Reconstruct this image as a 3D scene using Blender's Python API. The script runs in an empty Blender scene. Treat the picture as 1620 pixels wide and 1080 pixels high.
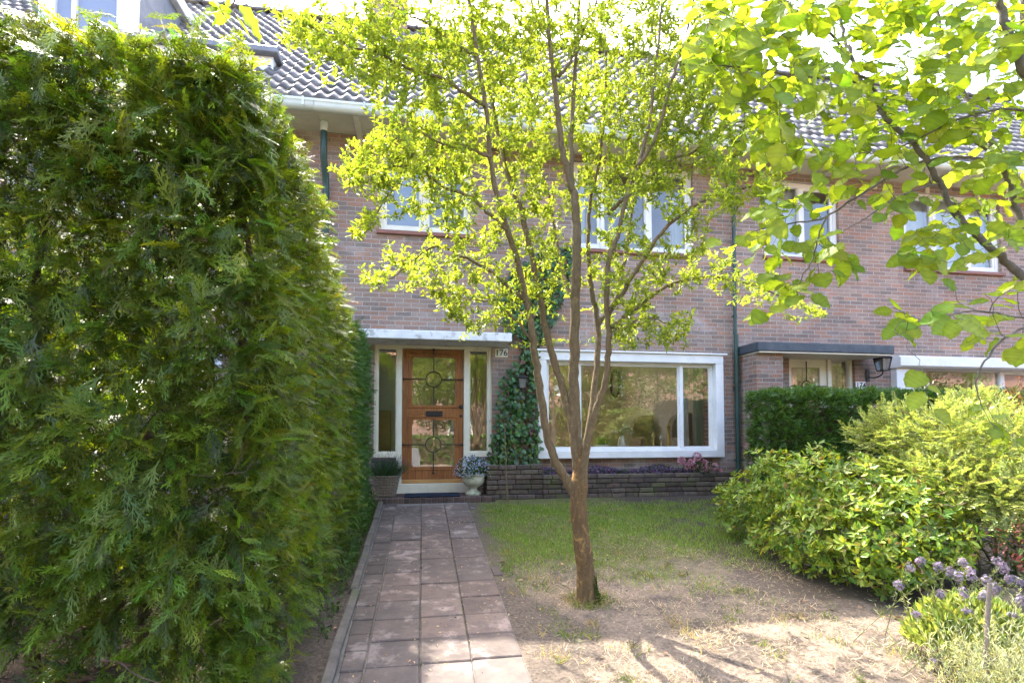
import bpy, math, random
import numpy as np
from mathutils import Vector

rng = np.random.default_rng(11)
random.seed(5)
SC = bpy.context.scene
COL = SC.collection

# ------------------------------------------------------------------ camera
FPX = 850.0
YAW, PITCH = math.radians(9.5), math.radians(2.3)
PPY = 680 - FPX * math.tan(PITCH)
F0 = np.array([math.sin(YAW), math.cos(YAW), 0.0])
CR = np.array([math.cos(YAW), -math.sin(YAW), 0.0])
CF = math.cos(PITCH) * F0 + math.sin(PITCH) * np.array([0, 0, 1.0])
CU = -math.sin(PITCH) * F0 + math.cos(PITCH) * np.array([0, 0, 1.0])
CC = np.array([0, 0, 1.57])
S = 0.0906            # the front garden rises gently towards the house
D = 7.55              # facade


def ray(px, py):
    return CF + CR * (px - 810) / FPX + CU * (PPY - py) / FPX


def W(px, py, Y):
    d = ray(px, py)
    return CC + d * (Y / d[1])


def WX(px, Y, py=600):
    return W(px, py, Y)[0]


def WZ(px, py, Y):
    return W(px, py, Y)[2]


cam_d = bpy.data.cameras.new('camera')
cam = bpy.data.objects.new('camera', cam_d)
COL.objects.link(cam)
cam.location = CC
cam.rotation_euler = (math.pi / 2 + PITCH, 0, -YAW)
cam_d.sensor_width = 36
cam_d.lens = FPX / 1620 * 36
cam_d.shift_y = (PPY - 540) / 1620
cam_d.clip_start = 0.05
cam_d.clip_end = 3000
SC.camera = cam

# ------------------------------------------------------------------ light
SUN_EL, SUN_AZ = math.radians(54), math.radians(-23)     # behind the house, a little to the left
w = bpy.data.worlds.new('World')
SC.world = w
w.use_nodes = True
nt = w.node_tree
sky = nt.nodes.new('ShaderNodeTexSky')
sky.sky_type = 'NISHITA'
sky.sun_disc = False
sky.sun_elevation = SUN_EL
sky.sun_rotation = SUN_AZ
sky.air_density = 0.75
sky.dust_density = 4.5
sky.ozone_density = 0.2
nt.links.new(sky.outputs[0], nt.nodes['Background'].inputs[0])
nt.nodes['Background'].inputs[1].default_value = 0.15
sd = bpy.data.lights.new('sun', 'SUN')
sd.energy = 2.0
sd.angle = math.radians(0.53)
sd.color = (1.0, 0.93, 0.82)
so = bpy.data.objects.new('sun', sd)
COL.objects.link(so)
so.location = (4, 20, 30)
sdir = Vector((math.sin(SUN_AZ) * math.cos(SUN_EL), math.cos(SUN_AZ) * math.cos(SUN_EL), math.sin(SUN_EL)))
so.rotation_euler = sdir.to_track_quat('Z', 'Y').to_euler()
SC.view_settings.view_transform = 'Standard'
SC.view_settings.look = 'None'
SC.view_settings.gamma = 1
SC.view_settings.exposure = 3.38
cy = SC.cycles
cy.use_denoising = True
cy.max_bounces = 9
cy.diffuse_bounces = 5
cy.glossy_bounces = 4
cy.transmission_bounces = 6
cy.transparent_max_bounces = 16
cy.sample_clamp_indirect = 6.0

# ------------------------------------------------------------------ materials


def N(nt, t, **kw):
    n = nt.nodes.new('ShaderNode' + t)
    for k, v in kw.items():
        if k.startswith('i_'):
            key = k[2:]
            key = int(key) if key.isdigit() else key.replace('_', ' ')
            n.inputs[key].default_value = v
        else:
            setattr(n, k, v)
    return n


def newmat(name):
    m = bpy.data.materials.new(name)
    m.use_nodes = True
    nt = m.node_tree
    return m, nt, nt.nodes['Principled BSDF']


def L(nt, a, b):
    nt.links.new(a, b)


def rgba(c):
    return (c[0], c[1], c[2], 1.0)


def mixc(nt, fac, a, b, blend='MIX'):
    n = N(nt, 'Mix', data_type='RGBA', blend_type=blend)
    for i, v in ((0, fac), (6, a), (7, b)):
        if hasattr(v, 'links'):
            L(nt, v, n.inputs[i])
        elif i == 0:
            n.inputs[0].default_value = v
        else:
            n.inputs[i].default_value = rgba(v)
    return n.outputs[2]


def ramp(nt, v, a, b):
    n = N(nt, 'MapRange', interpolation_type='SMOOTHSTEP')
    L(nt, v, n.inputs[0])
    n.inputs[1].default_value = a
    n.inputs[2].default_value = b
    return n.outputs[0]


def math_(nt, op, a, b=0.0):
    n = N(nt, 'Math', operation=op)
    for i, v in ((0, a), (1, b)):
        if hasattr(v, 'links'):
            L(nt, v, n.inputs[i])
        else:
            n.inputs[i].default_value = v
    return n.outputs[0]


def noise(nt, co, scale, detail=4, rough=0.6, dist=0.0):
    n = N(nt, 'TexNoise', i_Scale=scale, i_Detail=detail, i_Roughness=rough, i_Distortion=dist)
    if co is not None:
        L(nt, co, n.inputs['Vector'])
    return n.outputs[0]


def objco(nt):
    return N(nt, 'TexCoord').outputs['Object']


def bump(nt, b, h, strength, dist):
    n = N(nt, 'Bump', i_Strength=strength, i_Distance=dist)
    L(nt, h, n.inputs['Height'])
    L(nt, n.outputs[0], b.inputs['Normal'])
    return n


def varied(name, c1, c2, scale=6, rough=0.7, bmp=0.2, bdist=0.01, spec=0.4, metal=0.0, tint=False, c3=None, s3=2.0):
    m, nt, b = newmat(name)
    co = objco(nt)
    f = ramp(nt, noise(nt, co, scale, 6, 0.65), 0.35, 0.68)
    c = mixc(nt, f, c1, c2)
    if c3 is not None:
        c = mixc(nt, ramp(nt, noise(nt, co, s3, 5, 0.7), 0.52, 0.66), c, c3)
    if tint:
        a = N(nt, 'Attribute', attribute_name='tint')
        c = mixc(nt, 1.0, c, a.outputs[0], 'MULTIPLY')
    L(nt, c, b.inputs['Base Color'])
    b.inputs['Roughness'].default_value = rough
    b.inputs['Specular IOR Level'].default_value = spec
    b.inputs['Metallic'].default_value = metal
    if bmp:
        bump(nt, b, noise(nt, co, scale * 4, 6, 0.7), bmp, bdist)
    return m


def brick_mat(name, c1, c2, mortar, bw=0.22, rh=0.0625, ms=0.0055, efflo=0.35):
    m, nt, b = newmat(name)
    co = objco(nt)
    sp = N(nt, 'SeparateXYZ')
    L(nt, co, sp.inputs[0])
    u = math_(nt, 'ADD', sp.outputs[0], sp.outputs[1])
    wob = noise(nt, co, 9, 3)
    zz = math_(nt, 'ADD', sp.outputs[2], math_(nt, 'MULTIPLY', wob, 0.007))
    cb = N(nt, 'CombineXYZ')
    L(nt, u, cb.inputs[0])
    L(nt, zz, cb.inputs[1])
    bt = N(nt, 'TexBrick', offset=0.5, offset_frequency=2, squash=1.0)
    L(nt, cb.outputs[0], bt.inputs['Vector'])
    bt.inputs['Scale'].default_value = 1
    bt.inputs['Mortar Size'].default_value = ms
    bt.inputs['Mortar Smooth'].default_value = 0.35
    bt.inputs['Bias'].default_value = -0.05
    bt.inputs['Brick Width'].default_value = bw
    bt.inputs['Row Height'].default_value = rh
    bt.inputs['Color1'].default_value = (0, 0, 0, 1)
    bt.inputs['Color2'].default_value = (1, 1, 1, 1)
    bt.inputs['Mortar'].default_value = (0.5, 0.5, 0.5, 1)
    mid = tuple((p + q) / 2 * k for p, q, k in zip(c1, c2, (1.25, 0.95, 0.8)))
    cr = N(nt, 'ValToRGB')
    L(nt, bt.outputs[0], cr.inputs[0])
    e = cr.color_ramp.elements
    e[0].position, e[0].color = 0.0, rgba(c1)
    e[1].position, e[1].color = 1.0, rgba(c2)
    x = e.new(0.3); x.color = rgba([v * 0.8 for v in c2])
    x = e.new(0.62); x.color = rgba(mid)
    c = cr.outputs[0]
    fine = noise(nt, co, 55, 5, 0.75)
    c = mixc(nt, 1.0, c, mixc(nt, ramp(nt, fine, 0.25, 0.8), (0.62, 0.6, 0.6), (1.35, 1.32, 1.3)), 'MULTIPLY')
    c = mixc(nt, bt.outputs[1], c, mixc(nt, noise(nt, co, 12), [v * 0.75 for v in mortar], [v * 1.15 for v in mortar]))
    big = noise(nt, co, 1.1, 6, 0.7, 0.4)
    c = mixc(nt, math_(nt, 'MULTIPLY', ramp(nt, big, 0.52, 0.75), efflo), c, (0.62, 0.58, 0.56))
    big2 = noise(nt, co, 0.8, 5, 0.6)
    c = mixc(nt, 1.0, c, mixc(nt, ramp(nt, big2, 0.35, 0.7), (0.8, 0.78, 0.78), (1.1, 1.1, 1.1)), 'MULTIPLY')
    mp = N(nt, 'Mapping')
    L(nt, co, mp.inputs[0])
    mp.inputs['Scale'].default_value = (3.2, 3.2, 0.35)
    streak = noise(nt, mp.outputs[0], 1.4, 6, 0.75)
    c = mixc(nt, math_(nt, 'MULTIPLY', ramp(nt, streak, 0.54, 0.75), 0.4), c, mixc(nt, noise(nt, co, 3), (0.10, 0.09, 0.08), (0.17, 0.15, 0.13)))
    L(nt, c, b.inputs['Base Color'])
    b.inputs['Roughness'].default_value = 0.85
    b.inputs['Specular IOR Level'].default_value = 0.25
    h = math_(nt, 'ADD', math_(nt, 'MULTIPLY', bt.outputs[1], -1.0), math_(nt, 'MULTIPLY', fine, 0.5))
    bump(nt, b, h, 0.6, 0.008)
    return m


def wood_mat(name, c1, c2, axis_scale=(18, 18, 1.2), rough=0.35):
    m, nt, b = newmat(name)
    co = objco(nt)
    mp = N(nt, 'Mapping')
    L(nt, co, mp.inputs[0])
    mp.inputs['Scale'].default_value = axis_scale
    f = noise(nt, mp.outputs[0], 3.0, 8, 0.65, 1.2)
    c = mixc(nt, ramp(nt, f, 0.3, 0.7), c1, c2)
    f2 = noise(nt, co, 2.2, 3)
    c = mixc(nt, 1.0, c, mixc(nt, ramp(nt, f2, 0.3, 0.7), (0.82, 0.8, 0.78), (1.1, 1.1, 1.1)), 'MULTIPLY')
    L(nt, c, b.inputs['Base Color'])
    b.inputs['Roughness'].default_value = rough
    bump(nt, b, f, 0.08, 0.004)
    return m


def bark_mat(name, c1, c2, c3, sc=14, dist=0.014):
    m, nt, b = newmat(name)
    co = objco(nt)
    mp = N(nt, 'Mapping')
    L(nt, co, mp.inputs[0])
    mp.inputs['Scale'].default_value = (1, 1, .28)
    wv = noise(nt, mp.outputs[0], sc * 2.2, 8, 0.75, 0.8)
    fl = noise(nt, co, sc, 5, 0.7, 0.5)
    ck = N(nt, 'TexVoronoi', feature='DISTANCE_TO_EDGE', i_Scale=sc * 1.6)
    L(nt, mp.outputs[0], ck.inputs['Vector'])
    cr = ramp(nt, ck.outputs[0], 0.0, 0.05)
    c = mixc(nt, ramp(nt, wv, 0.3, 0.7), c2, c1)
    c = mixc(nt, ramp(nt, fl, 0.54, 0.64), c, c3)
    c = mixc(nt, math_(nt, 'ADD', math_(nt, 'MULTIPLY', cr, .35), .65), [v * .6 for v in c2], c)
    lich = noise(nt, co, 38, 4, 0.7)
    c = mixc(nt, math_(nt, 'MULTIPLY', ramp(nt, lich, 0.62, 0.7), 0.5), c, (0.22, 0.23, 0.15))
    L(nt, c, b.inputs['Base Color'])
    b.inputs['Roughness'].default_value = 0.85
    b.inputs['Specular IOR Level'].default_value = 0.2
    bump(nt, b, math_(nt, 'ADD', math_(nt, 'MULTIPLY', cr, .15), wv), 0.8, dist)
    return m


def leaf_mat(name, tmul=(1.7, 1.6, 0.7), tfac=0.45, rough=0.45, spec=0.35, vein=0.0):
    m, nt, b = newmat(name)
    a = N(nt, 'Attribute', attribute_name='tint')
    co = objco(nt)
    c = mixc(nt, 1.0, a.outputs[0], mixc(nt, noise(nt, co, 40, 3), (0.8, 0.82, 0.75), (1.15, 1.12, 1.05)), 'MULTIPLY')
    L(nt, c, b.inputs['Base Color'])
    b.inputs['Roughness'].default_value = rough
    b.inputs['Specular IOR Level'].default_value = spec
    tr = N(nt, 'BsdfTranslucent')
    L(nt, mixc(nt, 1.0, c, tmul, 'MULTIPLY'), tr.inputs[0])
    mx = N(nt, 'MixShader')
    mx.inputs[0].default_value = tfac
    L(nt, b.outputs[0], mx.inputs[1])
    L(nt, tr.outputs[0], mx.inputs[2])
    L(nt, mx.outputs[0], nt.nodes['Material Output'].inputs[0])
    return m


def glass_mat(name, extra=0.05, tint=(0.86, 0.9, 0.88)):
    m, nt, b = newmat(name)
    nt.nodes.remove(b)
    fr = N(nt, 'Fresnel', i_IOR=1.55)
    fac = math_(nt, 'ADD', fr.outputs[0], extra)
    tr = N(nt, 'BsdfTransparent')
    tr.inputs[0].default_value = rgba(tint)
    gl = N(nt, 'BsdfGlossy')
    gl.inputs['Roughness'].default_value = 0.0
    gl.inputs['Color'].default_value = (1, 1, 1, 1)
    wv = N(nt, 'Bump', i_Strength=0.03, i_Distance=0.02)
    L(nt, noise(nt, objco(nt), 1.6, 2), wv.inputs['Height'])
    L(nt, wv.outputs[0], gl.inputs['Normal'])
    mx = N(nt, 'MixShader')
    L(nt, fac, mx.inputs[0])
    L(nt, tr.outputs[0], mx.inputs[1])
    L(nt, gl.outputs[0], mx.inputs[2])
    L(nt, mx.outputs[0], nt.nodes['Material Output'].inputs[0])
    return m


def cloth_mat(name, c, tfac=0.35):
    m, nt, b = newmat(name)
    b.inputs['Base Color'].default_value = rgba(c)
    b.inputs['Roughness'].default_value = 0.95
    tr = N(nt, 'BsdfTranslucent')
    tr.inputs[0].default_value = rgba(c)
    mx = N(nt, 'MixShader')
    mx.inputs[0].default_value = tfac
    bump(nt, b, noise(nt, objco(nt), 120, 2), 0.2, 0.003)
    L(nt, b.outputs[0], mx.inputs[1])
    L(nt, tr.outputs[0], mx.inputs[2])
    L(nt, mx.outputs[0], nt.nodes['Material Output'].inputs[0])
    return m


def roof_mat():
    m, nt, b = newmat('roof_tile')
    co = objco(nt)
    a = N(nt, 'Attribute', attribute_name='tint')
    c = mixc(nt, ramp(nt, noise(nt, co, 5, 6, 0.7), 0.3, 0.7), (0.09, 0.086, 0.083), (0.175, 0.167, 0.16))
    c = mixc(nt, 1.0, c, a.outputs[0], 'MULTIPLY')
    c = mixc(nt, math_(nt, 'MULTIPLY', ramp(nt, noise(nt, co, 1.3, 6, 0.75), 0.55, 0.7), 0.5), c, (0.22, 0.2, 0.15))
    L(nt, c, b.inputs['Base Color'])
    b.inputs['Roughness'].default_value = 0.64
    b.inputs['Specular IOR Level'].default_value = 0.35
    bump(nt, b, noise(nt, co, 60, 4), 0.15, 0.004)
    return m


M = {}
M['brick'] = brick_mat('house_brick', (0.37, 0.28, 0.22), (0.275, 0.226, 0.19), (0.44, 0.41, 0.365), efflo=0.5)
M['brick2'] = brick_mat('neighbour_brick', (0.39, 0.285, 0.225), (0.29, 0.236, 0.2), (0.46, 0.43, 0.385), efflo=0.4)
M['red_brick'] = brick_mat('red_brick', (0.31, 0.215, 0.185), (0.26, 0.185, 0.16), (0.38, 0.35, 0.32), efflo=0.1)
M['planter_brick'] = varied('planter_brick', (0.125, 0.1, 0.08), (0.075, 0.062, 0.056), 14, 0.85, 0.5, 0.01, 0.25, tint=True, c3=(0.11, 0.115, 0.06), s3=3)
M['step_brick'] = varied('step_brick', (0.115, 0.08, 0.066), (0.08, 0.06, 0.055), 18, 0.8, 0.4, 0.006, 0.25, tint=True)
M['mortar'] = varied('mortar', (0.2, 0.19, 0.17), (0.13, 0.12, 0.11), 20, 0.95, 0.3, 0.006)
M['white'] = varied('white_paint', (0.80, 0.80, 0.78), (0.70, 0.71, 0.69), 3, 0.42, 0.05, 0.004, c3=(0.72, 0.72, 0.69), s3=6)
M['cream'] = varied('cream_paint', (0.76, 0.73, 0.60), (0.68, 0.65, 0.53), 3, 0.45, 0.05, 0.004, c3=(0.67, 0.64, 0.52), s3=7)
M['render_white'] = varied('weathered_white', (0.74, 0.76, 0.78), (0.60, 0.62, 0.63), 5, 0.7, 0.2, 0.006, c3=(0.40, 0.41, 0.38), s3=7)
M['gutter'] = varied('gutter_zinc', (0.66, 0.71, 0.66), (0.56, 0.62, 0.58), 2, 0.45, 0.05, 0.004)
M['soffit'] = varied('soffit_paint', (0.62, 0.60, 0.48), (0.55, 0.53, 0.42), 4, 0.6, 0.1, 0.004)
M['green_pipe'] = varied('green_pipe', (0.022, 0.055, 0.045), (0.035, 0.075, 0.06), 4, 0.35, 0.05, 0.003)
M['dark_canopy'] = varied('dark_felt', (0.045, 0.06, 0.075), (0.075, 0.09, 0.105), 8, 0.6, 0.2, 0.005)
M['roof'] = roof_mat()
M['lead'] = varied('lead', (0.16, 0.17, 0.19), (0.24, 0.25, 0.27), 4, 0.5, 0.1, 0.004)
M['door_wood'] = wood_mat('door_wood', (0.38, 0.15, 0.042), (0.17, 0.055, 0.016))
M['light_wood'] = wood_mat('pale_wood', (0.52, 0.30, 0.11), (0.42, 0.22, 0.07), (1.2, 18, 18))
M['dark_wood'] = wood_mat('dark_wood', (0.1, 0.045, 0.02), (0.06, 0.028, 0.013))
M['iron'] = varied('black_iron', (0.012, 0.012, 0.013), (0.025, 0.024, 0.023), 20, 0.45, 0.1, 0.002)
M['brass'] = varied('brass', (0.5, 0.36, 0.14), (0.42, 0.3, 0.1), 10, 0.3, 0, metal=1.0)
M['sill_tile'] = varied('sill_tile', (0.26, 0.11, 0.075), (0.2, 0.09, 0.065), 9, 0.5, 0.15, 0.004)
M['glass'] = glass_mat('window_glass', 0.16)
M['glass_up'] = glass_mat('upper_window_glass', 0.06)
M['blind'] = cloth_mat('blue_blind_and_sky_pane', (0.34, 0.40, 0.52), 0.2)
M['net'] = cloth_mat('white_net', (0.72, 0.74, 0.72), 0.3)
M['curtain'] = cloth_mat('pale_green_curtain', (0.46, 0.56, 0.46), 0.3)
M['plaster'] = varied('plaster', (0.72, 0.67, 0.56), (0.66, 0.61, 0.51), 2, 0.9, 0.05)
M['floor'] = wood_mat('floor_wood', (0.34, 0.21, 0.12), (0.26, 0.15, 0.08))
M['mat'] = varied('doormat', (0.018, 0.026, 0.045), (0.03, 0.04, 0.06), 120, 0.95, 0.6, 0.006, 0.1)
M['stone'] = varied('urn_stone', (0.58, 0.57, 0.44), (0.44, 0.45, 0.33), 12, 0.85, 0.35, 0.006, c3=(0.26, 0.3, 0.17), s3=8)
M['kerb'] = varied('kerb_concrete', (0.15, 0.13, 0.112), (0.095, 0.082, 0.07), 9, 0.9, 0.5, 0.01, c3=(0.1, 0.11, 0.06), s3=4)
M['paver'] = varied('paver', (0.14, 0.113, 0.1), (0.1, 0.086, 0.079), 9, 0.88, 0.5, 0.006, 0.25, tint=True, c3=(0.24, 0.2, 0.185), s3=5)
M['soil'] = varied('soil', (0.05, 0.038, 0.028), (0.085, 0.066, 0.05), 18, 0.95, 0.8, 0.02, 0.15)
M['asphalt'] = varied('asphalt', (0.06, 0.06, 0.062), (0.045, 0.045, 0.046), 30, 0.9, 0.4, 0.006)
M['rock'] = varied('garden_stone', (0.2, 0.16, 0.105), (0.13, 0.11, 0.075), 7, 0.9, 0.6, 0.015, c3=(0.11, 0.13, 0.05), s3=4)
M['bark'] = bark_mat('bark', (0.2, 0.15, 0.085), (0.115, 0.088, 0.052), (0.235, 0.18, 0.095), 20, .008)
M['bark_red'] = bark_mat('flaking_bark', (0.19, 0.122, 0.055), (0.115, 0.077, 0.04), (0.36, 0.22, 0.08), 13, .014)
M['bark_grey'] = varied('grey_bark', (0.16, 0.14, 0.115), (0.10, 0.088, 0.072), 24, 0.85, 0.5, 0.008, 0.2)
M['hedge_wood'] = varied('hedge_wood', (0.15, 0.10, 0.068), (0.08, 0.055, 0.04), 20, 0.9, 0.5, 0.008, 0.15)
M['moss'] = varied('moss', (0.05, 0.09, 0.012), (0.09, 0.13, 0.02), 60, 1.0, 1.0, 0.01, 0.1)
M['stake'] = varied('weathered_stake', (0.25, 0.2, 0.155), (0.17, 0.14, 0.11), 14, 0.85, 0.5, 0.006)
M['wicker'] = varied('wicker', (0.24, 0.195, 0.145), (0.15, 0.12, 0.09), 40, 0.8, 0.4, 0.004)
M['leaf_tree'] = leaf_mat('crab_leaf', (2.3, 2.0, 0.75), 0.5, 0.42, 0.35)
M['leaf_hazel'] = leaf_mat('hazel_leaf', (1.9, 1.65, 0.5), 0.58, 0.5, 0.2)
M['leaf_gloss'] = leaf_mat('glossy_leaf', (1.8, 1.6, 0.6), 0.34, 0.42, 0.4)
M['leaf_matte'] = leaf_mat('matte_leaf', (1.8, 1.6, 0.7), 0.38, 0.6, 0.25)
M['leaf_thuja'] = leaf_mat('thuja_leaf', (2.2, 1.9, 0.6), 0.38, 0.42, 0.4)
M['leaf_feather'] = leaf_mat('feather_leaf', (1.7, 1.6, 0.8), 0.3, 0.3, 0.6)
M['leaf_ivy'] = leaf_mat('ivy_leaf', (1.5, 1.5, 0.7), 0.2, 0.3, 0.5)
M['petal'] = leaf_mat('petal', (1.3, 1.2, 1.3), 0.35, 0.7, 0.15)
M['straw'] = leaf_mat('straw', (1.0, 0.95, 0.8), 0.2, 0.8, 0.15)
M['fabric_brown'] = varied('brown_upholstery', (0.30, 0.20, 0.14), (0.24, 0.16, 0.11), 30, 0.9, 0.3, 0.004)
M['fabric_beige'] = varied('beige_upholstery', (0.42, 0.37, 0.28), (0.36, 0.31, 0.23), 30, 0.9, 0.3, 0.004)
M['ceramic'] = varied('white_ceramic', (0.74, 0.74, 0.72), (0.68, 0.68, 0.66), 8, 0.25, 0.05, 0.002)
M['silver'] = varied('silver', (0.6, 0.6, 0.6), (0.5, 0.5, 0.5), 8, 0.25, 0, metal=1.0)
M['plate'] = varied('enamel_plate', (0.72, 0.70, 0.56), (0.68, 0.66, 0.52), 8, 0.3, 0.02)
M['plate_white'] = varied('white_enamel_plate', (0.78, 0.79, 0.78), (0.74, 0.75, 0.74), 8, 0.3, 0.02)
M['digit'] = varied('black_enamel', (0.012, 0.016, 0.014), (0.02, 0.022, 0.02), 8, 0.3, 0)
M['picture'] = varied('faded_print', (0.5, 0.48, 0.4), (0.3, 0.32, 0.3), 7, 0.7, 0)
M['car'] = varied('silver_car_paint', (0.5, 0.52, 0.55), (0.46, 0.48, 0.5), 2, 0.2, 0, metal=0.7)
M['rubber'] = varied('tyre_rubber', (0.02, 0.02, 0.02), (0.03, 0.03, 0.03), 20, 0.8, 0.2)
m, nt, b = newmat('lamp_glass')
b.inputs['Base Color'].default_value = (0.32, 0.34, 0.32, 1)
b.inputs['Roughness'].default_value = 0.2
b.inputs['Transmission Weight'].default_value = 0.6
M['lamp_glass'] = m
m, nt, b = newmat('mirror_glass')
b.inputs['Base Color'].default_value = (0.85, 0.85, 0.85, 1)
b.inputs['Roughness'].default_value = 0.02
b.inputs['Metallic'].default_value = 1.0
M['mirror'] = m

# ------------------------------------------------------------------ mesh helpers


class MB:
    def __init__(s):
        s.v, s.f, s.c = [], [], []
        s.cur = (1, 1, 1)

    def add(s, vs, fs):
        o = len(s.v)
        s.v += [tuple(map(float, p)) for p in vs]
        s.f += [tuple(i + o for i in f) for f in fs]
        s.c += [s.cur] * len(vs)
        return s

    def box(s, x0, x1, y0, y1, z0, z1, bev=0.0):
        x0, x1 = min(x0, x1), max(x0, x1)
        y0, y1 = min(y0, y1), max(y0, y1)
        z0, z1 = min(z0, z1), max(z0, z1)
        if bev <= 0:
            vs = [(x, y, z) for x in (x0, x1) for y in (y0, y1) for z in (z0, z1)]
            return s.add(vs, [(0, 1, 3, 2), (4, 6, 7, 5), (0, 4, 5, 1), (2, 3, 7, 6), (0, 2, 6, 4), (1, 5, 7, 3)])
        b = min(bev, (x1 - x0) * .45, (y1 - y0) * .45, (z1 - z0) * .45)
        vs, idx = [], {}
        for ix, x in enumerate((x0, x1)):
            for iy, y in enumerate((y0, y1)):
                for iz, z in enumerate((z0, z1)):
                    dx, dy, dz = (b if ix == 0 else -b), (b if iy == 0 else -b), (b if iz == 0 else -b)
                    idx[ix, iy, iz] = len(vs)
                    vs += [(x, y + dy, z + dz), (x + dx, y, z + dz), (x + dx, y + dy, z)]
        g = lambda a, k: idx[a] + k
        fs = []
        for i in (0, 1):
            q = [(i, 0, 0), (i, 1, 0), (i, 1, 1), (i, 0, 1)]
            fs.append([g(a, 0) for a in (q if i else q[::-1])])
            q = [(0, i, 0), (1, i, 0), (1, i, 1), (0, i, 1)]
            fs.append([g(a, 1) for a in (q[::-1] if i else q)])
            q = [(0, 0, i), (1, 0, i), (1, 1, i), (0, 1, i)]
            fs.append([g(a, 2) for a in (q if i else q[::-1])])
        for i in (0, 1):
            for j in (0, 1):
                A, B = (i, j, 0), (i, j, 1)
                fs.append([g(A, 0), g(A, 1), g(B, 1), g(B, 0)])
                A, B = (i, 0, j), (i, 1, j)
                fs.append([g(A, 0), g(A, 2), g(B, 2), g(B, 0)])
                A, B = (0, i, j), (1, i, j)
                fs.append([g(A, 1), g(A, 2), g(B, 2), g(B, 1)])
        for a in idx:
            fs.append([idx[a], idx[a] + 1, idx[a] + 2])
        return s.add(vs, fs)

    def tube(s, pts, rad, n=6, cap=True):
        pts = [np.asarray(p, float) for p in pts]
        if np.isscalar(rad):
            rad = [rad] * len(pts)
        vs, fs = [], []
        up = None
        for i, p in enumerate(pts):
            t = pts[min(i + 1, len(pts) - 1)] - pts[max(i - 1, 0)]
            t = t / (np.linalg.norm(t) + 1e-9)
            if up is None:
                a = np.array([0, 0, 1.0]) if abs(t[2]) < 0.9 else np.array([1.0, 0, 0])
                up = np.cross(t, a)
            up = up - t * (up @ t)
            up /= (np.linalg.norm(up) + 1e-9)
            r2 = np.cross(t, up)
            for k in range(n):
                an = 2 * math.pi * k / n
                vs.append(p + rad[i] * (math.cos(an) * up + math.sin(an) * r2))
        for i in range(len(pts) - 1):
            for k in range(n):
                k2 = (k + 1) % n
                fs.append((i * n + k, i * n + k2, (i + 1) * n + k2, (i + 1) * n + k))
        if cap:
            fs.append(tuple(range(n))[::-1])
            fs.append(tuple((len(pts) - 1) * n + k for k in range(n)))
        return s.add(vs, fs)

    def lathe(s, prof, c=(0, 0, 0), n=20, axis='z'):
        vs, fs = [], []
        for r, z in prof:
            for k in range(n):
                a = 2 * math.pi * k / n
                x, y = r * math.cos(a), r * math.sin(a)
                p = (x, y, z) if axis == 'z' else ((x, -z, y) if axis == 'y' else (z, x, y))
                vs.append((p[0] + c[0], p[1] + c[1], p[2] + c[2]))
        for i in range(len(prof) - 1):
            for k in range(n):
                k2 = (k + 1) % n
                fs.append((i * n + k, i * n + k2, (i + 1) * n + k2, (i + 1) * n + k))
        fs.append(tuple(range(n))[::-1])
        fs.append(tuple((len(prof) - 1) * n + k for k in range(n)))
        return s.add(vs, fs)

    def prism_x(s, prof, x0, x1):
        n = len(prof)
        vs = [(x0, y, z) for y, z in prof] + [(x1, y, z) for y, z in prof]
        fs = [tuple(range(n)), tuple(range(2 * n - 1, n - 1, -1))]
        fs += [(i, i + n, (i + 1) % n + n, (i + 1) % n) for i in range(n)]
        return s.add(vs, fs)

    def prism_y(s, prof, y0, y1):
        n = len(prof)
        vs = [(x, y0, z) for x, z in prof] + [(x, y1, z) for x, z in prof]
        fs = [tuple(range(n)), tuple(range(2 * n - 1, n - 1, -1))]
        fs += [(i, i + n, (i + 1) % n + n, (i + 1) % n) for i in range(n)]
        return s.add(vs, fs)

    def quad(s, a, b, c, d):
        return s.add([a, b, c, d], [(0, 1, 2, 3)])

    def build(s, name, mat, parent=None, smooth=False, loc=None):
        me = bpy.data.meshes.new(name)
        org = np.zeros(3)
        if parent is not None:
            p, q = parent, np.zeros(3)
            while p is not None:
                q = q + np.array(p.location)
                p = p.parent
            org = q
        elif loc is not None:
            org = np.array(loc, float)
        me.from_pydata([(a - org[0], b - org[1], c - org[2]) for a, b, c in s.v], [], s.f)
        at = me.color_attributes.new('tint', 'FLOAT_COLOR', 'POINT')
        at.data.foreach_set('color', np.array([(*c, 1.0) for c in s.c], np.float32).ravel())
        me.materials.append(mat)
        if smooth:
            me.polygons.foreach_set('use_smooth', [True] * len(me.polygons))
        me.update()
        o = bpy.data.objects.new(name, me)
        COL.objects.link(o)
        if parent is not None:
            o.parent = parent
        elif loc is not None:
            o.location = loc
        if smooth == 2:
            for p in me.polygons:
                p.use_smooth = True
            try:
                me.set_sharp_from_angle(angle=math.radians(40))
            except Exception:
                pass
        return o


def wpos(p):
    q = np.zeros(3)
    while p is not None:
        q = q + np.array(p.location)
        p = p.parent
    return q


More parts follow.
